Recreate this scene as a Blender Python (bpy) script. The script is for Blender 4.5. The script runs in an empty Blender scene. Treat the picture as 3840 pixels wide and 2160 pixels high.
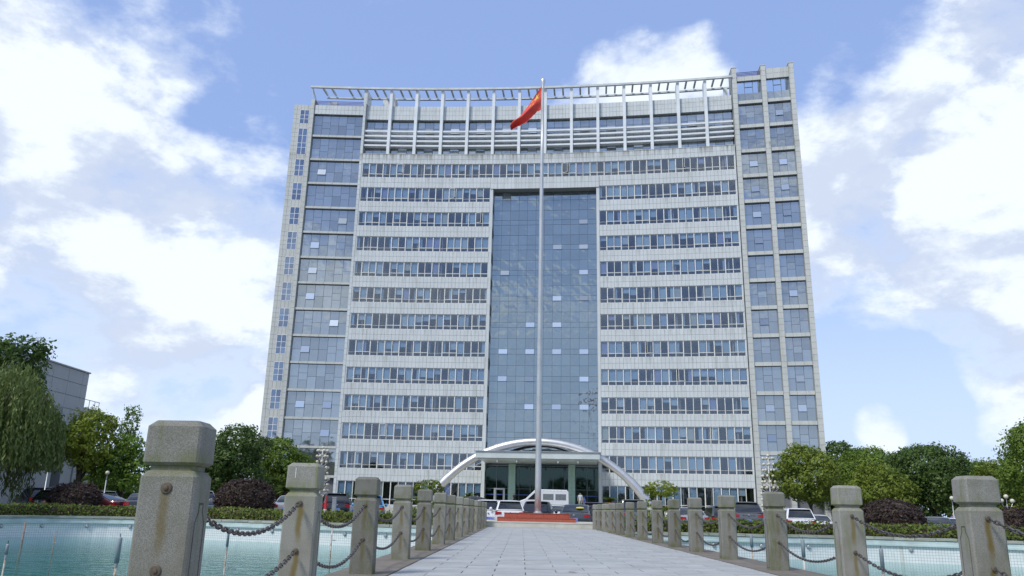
import bpy, math, random
import numpy as np
from mathutils import Matrix, Vector
from mathutils.geometry import tessellate_polygon

sc = bpy.context.scene
COL = sc.collection
# ------------------------------------------------------------------ camera
F_PX, PITCH, ROLL, YAW, CAM_H = 2960.0, 15.75, 1.28, -1.0, 0.69
_p, _r, _y = [math.radians(a) for a in (PITCH, ROLL, YAW)]
_fw = np.array([math.sin(_y)*math.cos(_p), math.cos(_y)*math.cos(_p), math.sin(_p)])
_rt0 = np.array([math.cos(_y), -math.sin(_y), 0.0])
_up0 = np.cross(_rt0, _fw)
_rt = _rt0*math.cos(_r) + _up0*math.sin(_r)
_up = -_rt0*math.sin(_r) + _up0*math.cos(_r)
cd = bpy.data.cameras.new('camera')
cam = bpy.data.objects.new('camera', cd); COL.objects.link(cam)
cd.sensor_width = 36.0; cd.lens = F_PX/3840.0*36.0
cd.clip_start = 0.05; cd.clip_end = 4000
M = Matrix.Identity(4)
for i in range(3):
    M[i][0] = _rt[i]; M[i][1] = _up[i]; M[i][2] = -_fw[i]
M[2][3] = CAM_H
cam.matrix_world = M
sc.camera = cam

def ray(px, py):
    return _fw*F_PX + _rt*(px-1920.0) - _up*(py-1080.0)
def at(px, py, Y):          # survey helper: sight line to a known distance down the axis
    d = ray(px, py); t = Y/d[1]
    return Vector((d[0]*t, Y, CAM_H + d[2]*t))

# ------------------------------------------------------------------ sun, sky, exposure
SUN_DIR = Vector((-0.46, -0.52, 0.80)).normalized()     # towards the sun
sl = bpy.data.lights.new('sun', 'SUN'); sl.energy = 2.0; sl.angle = math.radians(13); sl.color = (1.0, 0.965, 0.90)
so = bpy.data.objects.new('sun', sl); COL.objects.link(so)
so.rotation_euler = (-SUN_DIR).to_track_quat('-Z', 'Y').to_euler()
so.location = SUN_DIR*200

world = bpy.data.worlds.new('World'); sc.world = world; world.use_nodes = True
wn, wl = world.node_tree.nodes, world.node_tree.links
wn.clear()
def N(tree, typ, **kw):
    n = tree.new(typ)
    for k, v in kw.items(): setattr(n, k, v)
    return n
def setup_world():
    out = N(wn, 'ShaderNodeOutputWorld'); bg = N(wn, 'ShaderNodeBackground'); bg.inputs['Strength'].default_value = 0.1
    wl.new(bg.outputs[0], out.inputs[0])
    sky = N(wn, 'ShaderNodeTexSky'); sky.sky_type = 'NISHITA'; sky.sun_disc = False
    sky.sun_elevation = math.asin(SUN_DIR.z); sky.sun_rotation = math.atan2(SUN_DIR.x, SUN_DIR.y)
    sky.air_density = 1.0; sky.dust_density = 0.8; sky.ozone_density = 2.2
    tc = N(wn, 'ShaderNodeTexCoord')
    def math_(op, a, b=None, clamp=False):
        n = N(wn, 'ShaderNodeMath'); n.operation = op; n.use_clamp = clamp
        for i, x in enumerate((a, b)):
            if x is None: continue
            if isinstance(x, (int, float)): n.inputs[i].default_value = x
            else: wl.new(x, n.inputs[i])
        return n.outputs[0]
    def vmath(op, a, b):
        n = N(wn, 'ShaderNodeVectorMath'); n.operation = op
        for i, x in enumerate((a, b)):
            if isinstance(x, (tuple, list, Vector)): n.inputs[i].default_value = tuple(x)
            else: wl.new(x, n.inputs[i])
        return n
    d = tc.outputs['Generated']
    sep = N(wn, 'ShaderNodeSeparateXYZ'); wl.new(d, sep.inputs[0])
    def cloud_field(shift):
        v = vmath('ADD', vmath('MULTIPLY', d, (1.0, 1.0, 1.75)).outputs[0], shift).outputs[0]
        n1 = N(wn, 'ShaderNodeTexNoise'); n1.inputs['Scale'].default_value = 5.2; n1.inputs['Detail'].default_value = 11
        n1.inputs['Roughness'].default_value = 0.6; n1.inputs['Distortion'].default_value = 0.12
        wl.new(v, n1.inputs['Vector'])
        return n1.outputs['Fac']
    base = cloud_field((3.1, 1.7, 0.4))
    base_up = cloud_field((3.1, 1.7, 0.4 + 0.13))
    # weather: where banks of cloud and gaps of blue lie
    banks = [(430, 80, 5, .14), (640, 150, 4.5, .12), (790, 190, 3.5, .10), (90, 220, 5, .13), (270, 250, 4, .08), (30, 430, 5, .10), (500, 560, 8, .12),
             (330, 440, 5, .06), (610, 430, 4, .11), (110, 600, 5, .07), (480, 690, 9, .14), (560, 850, 8, .17), (300, 560, 8, .08), (100, 780, 7, .10),
             (330, 850, 7, .07), (1660, 190, 5, .19), (1850, 130, 3, .13), (1350, 215, 4.5, .12), (2180, 400, 8, .2), (2480, 330, 7, .15), (2250, 480, 8, .15),
             (2100, 530, 6, .14), (2330, 590, 8, .12), (2520, 480, 7, .12), (2330, 760, 8, .12), (2500, 90, 8, .11), (2540, 860, 3.6, .24),
             (2490, 995, 3.2, .22), (2220, 1068, 1.9, .36), (2345, 1040, 2.4, -.22), (2380, 900, 3, -.16), (620, 1040, 3.5, .12), (560, 220, 4, .07),
             (620, 10, 4, -.12), (660, 310, 5.5, -.17), (540, 350, 3, -.10), (1050, 90, 8, -.17), (1400, 40, 8, -.17), (2080, 190, 7, -.18),
             (2020, 60, 8, -.15), (2260, 240, 4, -.12), (2110, 930, 4.5, -.17), (2300, 960, 3, -.15), (2110, 1090, 3, -.12), (170, 330, 3, -.09), (200, 550, 3.5, -.09),
             (150, 690, 3.5, -.07), (230, 1000, 6, -.06), (1130, 330, 5, -.10), (250, 130, 3.5, -.07), (2420, 1130, 3, -.15), (420, 370, 3, -.11), (240, 480, 3, -.10), (330, 740, 3, -.09), (120, 900, 3.5, -.10), (700, 480, 2.5, -.06), (880, 60, 5, -.10)]
    acc = None
    for (x, y, ang, wgt) in banks:
        dv = Vector(ray(x*1.4907, y*1.4907)).normalized()
        dot = vmath('DOT_PRODUCT', d, dv).outputs['Value']
        mr = N(wn, 'ShaderNodeMapRange'); mr.interpolation_type = 'SMOOTHERSTEP'
        mr.inputs['From Min'].default_value = math.cos(math.radians(ang*1.4)); mr.inputs['From Max'].default_value = 1.0
        mr.inputs['To Min'].default_value = 0; mr.inputs['To Max'].default_value = wgt
        wl.new(dot, mr.inputs['Value'])
        acc = mr.outputs[0] if acc is None else math_('ADD', acc, mr.outputs[0])
    lim = math_('MULTIPLY', math_('TANH', math_('MULTIPLY', acc, 1/0.16)), 0.16)      # banks never grow solid
    dens_raw = math_('ADD', base, lim)
    def ramp(val, a, b):
        mr = N(wn, 'ShaderNodeMapRange'); mr.interpolation_type = 'SMOOTHSTEP'
        mr.inputs['From Min'].default_value = a; mr.inputs['From Max'].default_value = b
        wl.new(val, mr.inputs['Value']); return mr.outputs[0]
    dens = ramp(dens_raw, 0.455, 0.68)
    # undersides: more cloud above than here means less light
    thick = math_('MULTIPLY', ramp(math_('SUBTRACT', base_up, base), -0.05, 0.10), ramp(dens_raw, 0.5, 0.62))
    ccol = N(wn, 'ShaderNodeMix'); ccol.data_type = 'RGBA'
    wl.new(thick, ccol.inputs['Factor'])
    ccol.inputs['A'].default_value = (6.5, 7.05, 7.75, 1); ccol.inputs['B'].default_value = (4.5, 5.1, 6.3, 1)
    # thin humid veil lightens the blue
    veil = N(wn, 'ShaderNodeMix'); veil.data_type = 'RGBA'; veil.inputs['Factor'].default_value = 0.62
    wl.new(sky.outputs[0], veil.inputs['A']); veil.inputs['B'].default_value = (2.7, 3.85, 7.1, 1)
    low = N(wn, 'ShaderNodeMix'); low.data_type = 'RGBA'      # paler, hazier towards the horizon
    wl.new(ramp(sep.outputs['Z'], 0.42, -0.02), low.inputs['Factor']); wl.new(veil.outputs['Result'], low.inputs['A']); low.inputs['B'].default_value = (4.6, 5.7, 7.5, 1)
    veil = low
    mx = N(wn, 'ShaderNodeMix'); mx.data_type = 'RGBA'
    wl.new(dens, mx.inputs['Factor']); wl.new(veil.outputs['Result'], mx.inputs['A']); wl.new(ccol.outputs['Result'], mx.inputs['B'])
    wl.new(mx.outputs['Result'], bg.inputs['Color'])
setup_world()
vs = sc.view_settings
vs.view_transform = 'Standard'; vs.look = 'None'; vs.gamma = 1; vs.exposure = 0.55; vs.use_curve_mapping = False

# ------------------------------------------------------------------ mesh helpers
rng = random.Random(7)
nrng = np.random.default_rng(11)

class MB:
    def __init__(s): s.v = []; s.f = []; s.m = []
    def add(s, verts, faces, mi=0):
        o = len(s.v); s.v.extend(verts); s.f.extend([tuple(i+o for i in f) for f in faces]); s.m.extend([mi]*len(faces)); return s
    def box(s, c, size, rz=0.0, mi=0, M=None):
        x, y, z = [a/2 for a in size]; cs, sn = math.cos(rz), math.sin(rz)
        vs_ = []
        for dz in (-z, z):
            for dx, dy in ((-x, -y), (x, -y), (x, y), (-x, y)):
                if M is not None:
                    p = M @ Vector((dx, dy, dz)); vs_.append((p.x+c[0], p.y+c[1], p.z+c[2]))
                else: vs_.append((c[0]+dx*cs-dy*sn, c[1]+dx*sn+dy*cs, c[2]+dz))
        return s.add(vs_, [(3,2,1,0),(4,5,6,7),(0,1,5,4),(1,2,6,5),(2,3,7,6),(3,0,4,7)], mi)
    def lathe(s, prof, n=12, c=(0,0,0), mi=0, cap=True):
        vs_ = []; fs = []
        for r, z in prof:
            for k in range(n):
                a = 2*math.pi*k/n; vs_.append((c[0]+r*math.cos(a), c[1]+r*math.sin(a), c[2]+z))
        for i in range(len(prof)-1):
            for k in range(n):
                k2 = (k+1) % n; fs.append((i*n+k, i*n+k2, (i+1)*n+k2, (i+1)*n+k))
        if cap: fs.append(tuple(reversed(range(n)))); fs.append(tuple((len(prof)-1)*n+k for k in range(n)))
        return s.add(vs_, fs, mi)
    def tube(s, pts, radii, n=8, mi=0, cap=True):
        pts = [Vector(p) for p in pts]
        if isinstance(radii, (int, float)): radii = [radii]*len(pts)
        vs_ = []; fs = []; prev = None
        for i, p in enumerate(pts):
            t = (pts[min(i+1, len(pts)-1)] - pts[max(i-1, 0)]).normalized()
            if prev is None:
                ref = Vector((0,0,1)) if abs(t.z) < 0.9 else Vector((1,0,0)); a = t.cross(ref).normalized()
            else:
                a = (prev - t*prev.dot(t)).normalized()
            prev = a; b = t.cross(a)
            for k in range(n):
                th = 2*math.pi*k/n; q = p + (a*math.cos(th) + b*math.sin(th))*radii[i]; vs_.append((q.x, q.y, q.z))
        for i in range(len(pts)-1):
            for k in range(n):
                k2 = (k+1) % n; fs.append((i*n+k, i*n+k2, (i+1)*n+k2, (i+1)*n+k))
        if cap: fs.append(tuple(reversed(range(n)))); fs.append(tuple((len(pts)-1)*n+k for k in range(n)))
        return s.add(vs_, fs, mi)
    def sphere(s, c, r, nu=10, nv=6, mi=0, sz=1.0):
        prof = [(max(r*math.sin(math.pi*i/nv), 1e-4), -r*sz*math.cos(math.pi*i/nv)) for i in range(nv+1)]
        return s.lathe(prof, nu, c, mi, cap=False)
    def mesh(s, name):
        me = bpy.data.meshes.new(name); me.from_pydata(s.v, [], s.f)
        if any(s.m): me.polygons.foreach_set('material_index', s.m)
        return me
    def build(s, name, mats, parent=None, smooth=False):
        me = s.mesh(name)
        return obj(name, me, mats, parent, smooth)

def obj(name, me, mats=None, parent=None, smooth=False):
    if mats is not None:
        for m_ in (mats if isinstance(mats, (list, tuple)) else [mats]): me.materials.append(m_)
    if smooth: me.polygons.foreach_set('use_smooth', [True]*len(me.polygons))
    o = bpy.data.objects.new(name, me); COL.objects.link(o)
    if parent is not None: o.parent = parent
    return o
def wparent(o, p):                 # keep world coordinates under an unrotated empty
    o.parent = p; o.matrix_parent_inverse = Matrix.Translation(-p.location); return o
def empty(name, loc=(0,0,0), rz=0.0):
    o = bpy.data.objects.new(name, None); COL.objects.link(o); o.location = loc; o.rotation_euler = (0,0,rz)
    o.empty_display_size = 0.2; return o
def tag(o, label=None, cat=None, group=None, kind=None):
    if label: o['label'] = label
    if cat: o['category'] = cat
    if group: o['group'] = group
    if kind: o['kind'] = kind
    return o
CH = {}
def copy_tree(o, parent=None):
    c = o.copy(); COL.objects.link(c)
    if parent is not None: c.parent = parent
    for ch in o.children: copy_tree(ch, c)
    return c
def smooth_angle(o, deg=35):
    me = o.data
    me.polygons.foreach_set('use_smooth', [True]*len(me.polygons))
    try: me.set_sharp_from_angle(angle=math.radians(deg))
    except Exception: pass
    return o

# ------------------------------------------------------------------ materials
def new_mat(name):
    m = bpy.data.materials.new(name); m.use_nodes = True
    nt = m.node_tree; nt.nodes.clear()
    out = nt.nodes.new('ShaderNodeOutputMaterial'); return m, nt, out
def lk(nt, a, b): nt.links.new(a, b)
def mixc(nt, fac, a, b, blend='MIX'):
    n = nt.nodes.new('ShaderNodeMix'); n.data_type = 'RGBA'; n.blend_type = blend
    for key, x in (('Factor', fac), ('A', a), ('B', b)):
        if isinstance(x, (int, float)): n.inputs[key].default_value = x
        elif isinstance(x, tuple): n.inputs[key].default_value = (*x[:3], 1)
        else: lk(nt, x, n.inputs[key])
    return n.outputs['Result']
def mth(nt, op, a, b=None, clamp=False):
    n = nt.nodes.new('ShaderNodeMath'); n.operation = op; n.use_clamp = clamp
    for i, x in enumerate((a, b)):
        if x is None: continue
        if isinstance(x, (int, float)): n.inputs[i].default_value = x
        else: lk(nt, x, n.inputs[i])
    return n.outputs[0]
def rng_(nt, v, a, b, c=0.0, d=1.0, smooth=True):
    n = nt.nodes.new('ShaderNodeMapRange'); n.interpolation_type = 'SMOOTHSTEP' if smooth else 'LINEAR'
    n.inputs['From Min'].default_value = a; n.inputs['From Max'].default_value = b
    n.inputs['To Min'].default_value = c; n.inputs['To Max'].default_value = d
    lk(nt, v, n.inputs['Value']); return n.outputs[0]
def noise(nt, vec, scale, detail=4, rough=0.55, stretch=None):
    if stretch:
        mp = nt.nodes.new('ShaderNodeMapping'); mp.inputs['Scale'].default_value = stretch; lk(nt, vec, mp.inputs['Vector']); vec = mp.outputs[0]
    n = nt.nodes.new('ShaderNodeTexNoise'); n.inputs['Scale'].default_value = scale; n.inputs['Detail'].default_value = detail
    n.inputs['Roughness'].default_value = rough; lk(nt, vec, n.inputs['Vector']); return n.outputs['Fac']
def coords(nt, world=False):
    if world:
        return nt.nodes.new('ShaderNodeNewGeometry').outputs['Position']
    tc = nt.nodes.new('ShaderNodeTexCoord'); oi = nt.nodes.new('ShaderNodeObjectInfo')
    ad = nt.nodes.new('ShaderNodeVectorMath'); ad.operation = 'ADD'
    sc_ = nt.nodes.new('ShaderNodeVectorMath'); sc_.operation = 'SCALE'; sc_.inputs['Scale'].default_value = 37.0
    cm = nt.nodes.new('ShaderNodeCombineXYZ')
    for i in range(3): lk(nt, oi.outputs['Random'], cm.inputs[i])
    lk(nt, cm.outputs[0], sc_.inputs[0]); lk(nt, tc.outputs['Object'], ad.inputs[0]); lk(nt, sc_.outputs[0], ad.inputs[1])
    return ad.outputs[0]
def bsdf(nt, out, col, rough=0.6, metal=0.0, spec=0.5, coat=0.0):
    b = nt.nodes.new('ShaderNodeBsdfPrincipled')
    for key, x in (('Base Color', col), ('Roughness', rough), ('Metallic', metal)):
        if isinstance(x, (int, float)): b.inputs[key].default_value = x
        elif isinstance(x, tuple): b.inputs[key].default_value = (*x[:3], 1)
        else: lk(nt, x, b.inputs[key])
    b.inputs['Specular IOR Level'].default_value = spec; b.inputs['Coat Weight'].default_value = coat
    lk(nt, b.outputs[0], out.inputs[0]); return b
def bump(nt, b, h, strength=0.3, dist=0.01):
    n = nt.nodes.new('ShaderNodeBump'); n.inputs['Strength'].default_value = strength; n.inputs['Distance'].default_value = dist
    lk(nt, h, n.inputs['Height']); lk(nt, n.outputs[0], b.inputs['Normal'])
def pmat(name, col, rough=0.6, metal=0.0, col2=None, scale=6.0, amt=0.5, bmp=0.0, bscale=40, world=False, spec=0.5, coat=0.0, objvar=0.0):
    m, nt, out = new_mat(name); v = coords(nt, world)
    c2 = col2 or tuple(x*0.75 for x in col)
    f = rng_(nt, noise(nt, v, scale, 5), 0.5-amt/2, 0.5+amt/2)
    c = mixc(nt, f, col, c2)
    if objvar:
        oi = nt.nodes.new('ShaderNodeObjectInfo')
        k = rng_(nt, oi.outputs['Random'], 0, 1, 1-objvar, 1+objvar, False)
        cm = nt.nodes.new('ShaderNodeCombineXYZ')
        for i in range(3): lk(nt, k, cm.inputs[i])
        c = mixc(nt, 1.0, c, cm.outputs[0], 'MULTIPLY')
    b = bsdf(nt, out, c, rough, metal, spec, coat)
    if bmp: bump(nt, b, noise(nt, v, bscale, 3), bmp, 0.01)
    return m

def mat_tile(name, col):
    m, nt, out = new_mat(name); v = coords(nt, True)
    f = rng_(nt, noise(nt, v, 0.35, 4), 0.3, 0.7)
    c = mixc(nt, f, col, tuple(x*0.9 for x in col))
    g = nt.nodes.new('ShaderNodeNewGeometry')
    c = mixc(nt, rng_(nt, g.outputs['Random Per Island'], 0, 1, 0, 0.45, False), c, tuple(x*0.86 for x in col))
    streak = noise(nt, v, 1.6, 5, 0.6, (1.0, 1.0, 0.06))
    c = mixc(nt, rng_(nt, streak, 0.52, 0.74, 0, 0.42), c, (0.30, 0.315, 0.27))
    sp = nt.nodes.new('ShaderNodeSeparateXYZ'); lk(nt, v, sp.inputs[0])
    top = mth(nt, 'MULTIPLY', rng_(nt, sp.outputs['Z'], 47.2, 48.75), rng_(nt, sp.outputs['Z'], 48.75, 48.95, 1, 0))
    run = noise(nt, v, 2.6, 5, 0.65, (1.0, 1.0, 0.05))
    zr = mth(nt, 'MODULO', mth(nt, 'SUBTRACT', sp.outputs['Z'], 1.8), 3.617)
    sill = rng_(nt, zr, 2.3, 3.6)
    c = mixc(nt, mth(nt, 'MULTIPLY', sill, rng_(nt, noise(nt, v, 1.9, 5, 0.7, (1.0, 1.0, 0.07)), 0.48, 0.68, 0, 0.5)), c, (0.31, 0.315, 0.27))
    c = mixc(nt, mth(nt, 'MULTIPLY', top, rng_(nt, run, 0.42, 0.62, 0, 0.75)), c, (0.22, 0.21, 0.16))
    bsdf(nt, out, c, 0.35, 0, 0.4); return m
MT = {}
MT['tile'] = mat_tile('white_facade_tile', (0.60, 0.635, 0.625))
MT['tile_warm'] = mat_tile('warm_facade_tile', (0.55, 0.565, 0.52))
MT['joint'] = pmat('tile_joint', (0.33, 0.35, 0.345), 0.8)
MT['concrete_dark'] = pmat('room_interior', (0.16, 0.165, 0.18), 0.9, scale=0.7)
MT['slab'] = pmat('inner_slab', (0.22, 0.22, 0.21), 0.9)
MT['frame'] = pmat('cream_window_frame', (0.78, 0.775, 0.71), 0.45)
MT['frame_white'] = pmat('white_window_frame', (0.78, 0.79, 0.80), 0.4)
MT['frame_dark'] = pmat('grey_glazing_bar', (0.15, 0.175, 0.20), 0.4)
MT['fin'] = pmat('white_painted_fin', (0.72, 0.75, 0.76), 0.45, col2=(0.62, 0.65, 0.65), scale=0.8, world=True)
MT['trellis_under'] = pmat('weathered_white_beam', (0.60, 0.63, 0.62), 0.5, col2=(0.45, 0.48, 0.46), scale=0.9, world=True)
MT['rail_purple'] = pmat('violet_rail_paint', (0.10, 0.08, 0.25), 0.5)
MT['steel'] = pmat('brushed_steel', (0.66, 0.66, 0.65), 0.42, 0.85, col2=(0.56, 0.56, 0.555), scale=1.5, world=True)
MT['steel_dull'] = pmat('dull_steel', (0.50, 0.51, 0.52), 0.45, 0.8)
MT['canopy'] = pmat('pale_canopy_panel', (0.58, 0.63, 0.61), 0.4, col2=(0.48, 0.53, 0.51), scale=0.6, world=True)
MT['green_col'] = pmat('pale_green_column', (0.40, 0.58, 0.48), 0.35)
MT['dark_roof'] = pmat('dark_roof_felt', (0.05, 0.055, 0.06), 0.7)

def mat_glass_reflect(name, col, rough=0.04, objvar=0.16, bumpy=0.02):
    m, nt, out = new_mat(name)
    oi = nt.nodes.new('ShaderNodeObjectInfo'); g = nt.nodes.new('ShaderNodeNewGeometry')
    r = mth(nt, 'FRACT', mth(nt, 'ADD', oi.outputs['Random'], g.outputs['Random Per Island']))
    k = rng_(nt, r, 0, 1, 1-objvar, 1+objvar, False)
    cm = nt.nodes.new('ShaderNodeCombineXYZ')
    for i in range(3): lk(nt, k, cm.inputs[i])
    c = mixc(nt, 1.0, col, cm.outputs[0], 'MULTIPLY')
    b = bsdf(nt, out, c, rough, 0.85, 0.6)
    if bumpy: bump(nt, b, noise(nt, coords(nt, True), 0.5, 2), bumpy, 0.5)
    return m
MT['curtain'] = mat_glass_reflect('blue_curtain_glass', (0.295, 0.345, 0.365), 0.03, 0.055, 0.10)
MT['tower_glass'] = mat_glass_reflect('grey_blue_tower_glass', (0.37, 0.40, 0.415), 0.05, 0.13, 0.05)
MT['vent_glass'] = mat_glass_reflect('cloud_lightened_vent_glass', (0.56, 0.60, 0.62), 0.16, 0.32, 0.0)  # base colour lightened to imitate bright cloud mirrored in the open vents
MT['top_glass'] = mat_glass_reflect('top_storey_glass', (0.40, 0.43, 0.44), 0.05, 0.16, 0.05)
MT['stair_glass'] = mat_glass_reflect('stair_window_glass', (0.22, 0.27, 0.34), 0.05, 0.2, 0.05)
def mat_pane(name, tint=(0.93, 0.955, 0.975), gl=(0.75, 0.82, 0.92), f0=0.065):
    m, nt, out = new_mat(name)
    tr = nt.nodes.new('ShaderNodeBsdfTransparent'); tr.inputs[0].default_value = (*tint, 1)
    g = nt.nodes.new('ShaderNodeBsdfGlossy'); g.inputs[0].default_value = (*gl, 1); g.inputs['Roughness'].default_value = 0.03
    lw = nt.nodes.new('ShaderNodeLayerWeight'); lw.inputs['Blend'].default_value = 0.5
    fr = mth(nt, 'ADD', mth(nt, 'MULTIPLY', mth(nt, 'POWER', lw.outputs['Facing'], 5.0), 0.8), f0+0.035, True)
    mx = nt.nodes.new('ShaderNodeMixShader')
    lk(nt, fr, mx.inputs[0]); lk(nt, tr.outputs[0], mx.inputs[1]); lk(nt, g.outputs[0], mx.inputs[2])
    lk(nt, mx.outputs[0], out.inputs[0]); return m
MT['pane'] = mat_pane('office_window_glass')
MT['entry_glass'] = mat_pane('green_entrance_glass', (0.42, 0.54, 0.50), (0.55, 0.72, 0.66), 0.03)
MT['clear_glass'] = mat_pane('clear_roof_glass', (0.92, 0.95, 0.97), (0.8, 0.88, 0.95), 0.02)
def mat_blind():
    m, nt, out = new_mat('blue_window_blind')
    oi = nt.nodes.new('ShaderNodeObjectInfo')
    cr = nt.nodes.new('ShaderNodeValToRGB'); cr.color_ramp.interpolation = 'CONSTANT'
    els = [(0.0, (0.19, 0.29, 0.37)), (0.3, (0.24, 0.34, 0.41)), (0.55, (0.16, 0.26, 0.36)), (0.74, (0.29, 0.36, 0.40)), (0.86, (0.17, 0.20, 0.34)), (0.94, (0.28, 0.31, 0.27))]
    cr.color_ramp.elements[0].position = 0; cr.color_ramp.elements[0].color = (*els[0][1], 1)
    cr.color_ramp.elements[1].position = els[1][0]; cr.color_ramp.elements[1].color = (*els[1][1], 1)
    for p_, c_ in els[2:]:
        e = cr.color_ramp.elements.new(p_); e.color = (*c_, 1)
    gi = nt.nodes.new('ShaderNodeNewGeometry'); lk(nt, mth(nt, 'FRACT', mth(nt, 'ADD', oi.outputs['Random'], gi.outputs['Random Per Island'])), cr.inputs[0])
    v = nt.nodes.new('ShaderNodeTexCoord').outputs['Object']
    st = noise(nt, v, 6, 2, 0.5, (4.0, 1.0, 0.05))
    c = mixc(nt, rng_(nt, st, 0.4, 0.65, 0, 0.35), cr.outputs[0], (0.15, 0.2, 0.28))
    bsdf(nt, out, c, 0.8); return m
MT['blind'] = mat_blind()

def mat_granite():
    m, nt, out = new_mat('weathered_granite')
    v = coords(nt); tco = nt.nodes.new('ShaderNodeTexCoord').outputs['Object']
    sp = noise(nt, v, 210, 2, 0.7)
    c = mixc(nt, rng_(nt, sp, 0.36, 0.64), (0.15, 0.147, 0.125), (0.262, 0.257, 0.225))
    big = noise(nt, v, 5, 5, 0.6)
    c = mixc(nt, rng_(nt, big, 0.40, 0.70, 0, 0.55), c, (0.14, 0.138, 0.10))
    sep = nt.nodes.new('ShaderNodeSeparateXYZ'); lk(nt, tco, sep.inputs[0])
    # moss near the foot and around the neck groove
    moss_n = noise(nt, v, 9, 5, 0.65, (1, 1, 0.35))
    foot = rng_(nt, sep.outputs['Z'], 0.0, 0.16, 1, 0)
    neck = mth(nt, 'SUBTRACT', 1.0, rng_(nt, mth(nt, 'ABSOLUTE', mth(nt, 'SUBTRACT', sep.outputs['Z'], 0.81)), 0.0, 0.10))
    run = rng_(nt, noise(nt, v, 8, 4, 0.6, (1, 1, 0.12)), 0.50, 0.66)
    ms = mth(nt, 'MAXIMUM', mth(nt, 'MAXIMUM', foot, neck), mth(nt, 'MULTIPLY', run, 0.95))
    ms = mth(nt, 'MULTIPLY', ms, rng_(nt, moss_n, 0.38, 0.62), True)
    c = mixc(nt, mth(nt, 'MULTIPLY', ms, 0.8), c, (0.125, 0.135, 0.045))
    # rust runs below the chain eyes
    wob = mth(nt, 'MULTIPLY', mth(nt, 'SUBTRACT', noise(nt, v, 6, 3), 0.5), 0.05)
    ax = mth(nt, 'ABSOLUTE', mth(nt, 'ADD', sep.outputs['X'], wob))
    lane = rng_(nt, ax, 0.006, 0.034, 1, 0)
    def run_(z0, z1):
        return mth(nt, 'MULTIPLY', rng_(nt, sep.outputs['Z'], z0-0.02, z0+0.005, 1, 0), rng_(nt, sep.outputs['Z'], z1, z1+0.16, 0, 1))
    oi = nt.nodes.new('ShaderNodeObjectInfo')
    rs = mth(nt, 'MULTIPLY', lane, mth(nt, 'MAXIMUM', run_(0.70, 0.36), run_(0.35, 0.04)))
    rs = mth(nt, 'MULTIPLY', rs, rng_(nt, oi.outputs['Random'], 0, 1, 0.45, 0.9, False))
    c = mixc(nt, rs, c, (0.12, 0.085, 0.016))
    # each stone was quarried a little lighter or darker
    k = rng_(nt, mth(nt, 'FRACT', mth(nt, 'MULTIPLY', oi.outputs['Random'], 7.3)), 0, 1, 0.82, 1.28, False)
    cm = nt.nodes.new('ShaderNodeCombineXYZ')
    for i in range(3): lk(nt, k, cm.inputs[i])
    c = mixc(nt, 1.0, c, cm.outputs[0], 'MULTIPLY')
    b = bsdf(nt, out, c, 0.85, 0, 0.3); bump(nt, b, sp, 0.25, 0.004); return m
MT['granite'] = mat_granite()
MT['chain'] = pmat('galvanised_chain', (0.15, 0.15, 0.155), 0.5, 0.6, col2=(0.10, 0.075, 0.06), scale=25, amt=0.4)
MT['iron_cap'] = pmat('rusty_iron_cap', (0.13, 0.11, 0.085), 0.7, 0.2, col2=(0.09, 0.06, 0.035), scale=20)
def mat_paver():
    m, nt, out = new_mat('grey_stone_paver'); v = coords(nt, True)
    f = noise(nt, v, 2.2, 5, 0.6); sp = noise(nt, v, 60, 2)
    c = mixc(nt, rng_(nt, f, 0.32, 0.68), (0.455, 0.458, 0.445), (0.355, 0.36, 0.35))
    g = nt.nodes.new('ShaderNodeNewGeometry'); oi = nt.nodes.new('ShaderNodeObjectInfo')
    r = mth(nt, 'FRACT', mth(nt, 'ADD', oi.outputs['Random'], g.outputs['Random Per Island']))
    c = mixc(nt, rng_(nt, r, 0, 1, 0, 0.55, False), c, (0.30, 0.31, 0.30))
    c = mixc(nt, rng_(nt, sp, 0.4, 0.7, 0, 0.25), c, (0.22, 0.22, 0.21))
    st = noise(nt, v, 3, 4, 0.6, (0.35, 3, 1))
    c = mixc(nt, rng_(nt, st, 0.54, 0.7, 0, 0.5), c, (0.52, 0.53, 0.52))
    c = mixc(nt, rng_(nt, noise(nt, v, 0.9, 6, 0.65), 0.56, 0.72, 0, 0.45), c, (0.24, 0.245, 0.225))
    b = bsdf(nt, out, c, 0.6, 0, 0.35); bump(nt, b, sp, 0.15, 0.003); return m
MT['paver'] = mat_paver()
MT['paver_joint'] = pmat('dirty_paver_joint', (0.13, 0.13, 0.115), 0.95, scale=3)
MT['kerb'] = pmat('brown_kerb_stone', (0.20, 0.165, 0.135), 0.75, col2=(0.125, 0.115, 0.085), scale=3, bmp=0.2)
MT['step'] = pmat('pale_step_stone', (0.55, 0.54, 0.47), 0.6, col2=(0.44, 0.42, 0.34), scale=1.6)
MT['red_granite'] = pmat('polished_red_granite', (0.42, 0.11, 0.07), 0.14, col2=(0.33, 0.075, 0.045), scale=18, amt=0.4)
MT['asphalt'] = pmat('car_park_asphalt', (0.115, 0.115, 0.115), 0.9, col2=(0.08, 0.08, 0.08), scale=0.6, world=True)
MT['soil'] = pmat('dark_soil', (0.07, 0.055, 0.035), 0.95, scale=4)
MT['coping'] = pmat('mossy_coping_stone', (0.36, 0.36, 0.33), 0.7, col2=(0.22, 0.235, 0.16), scale=2.2, objvar=0.14)
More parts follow.
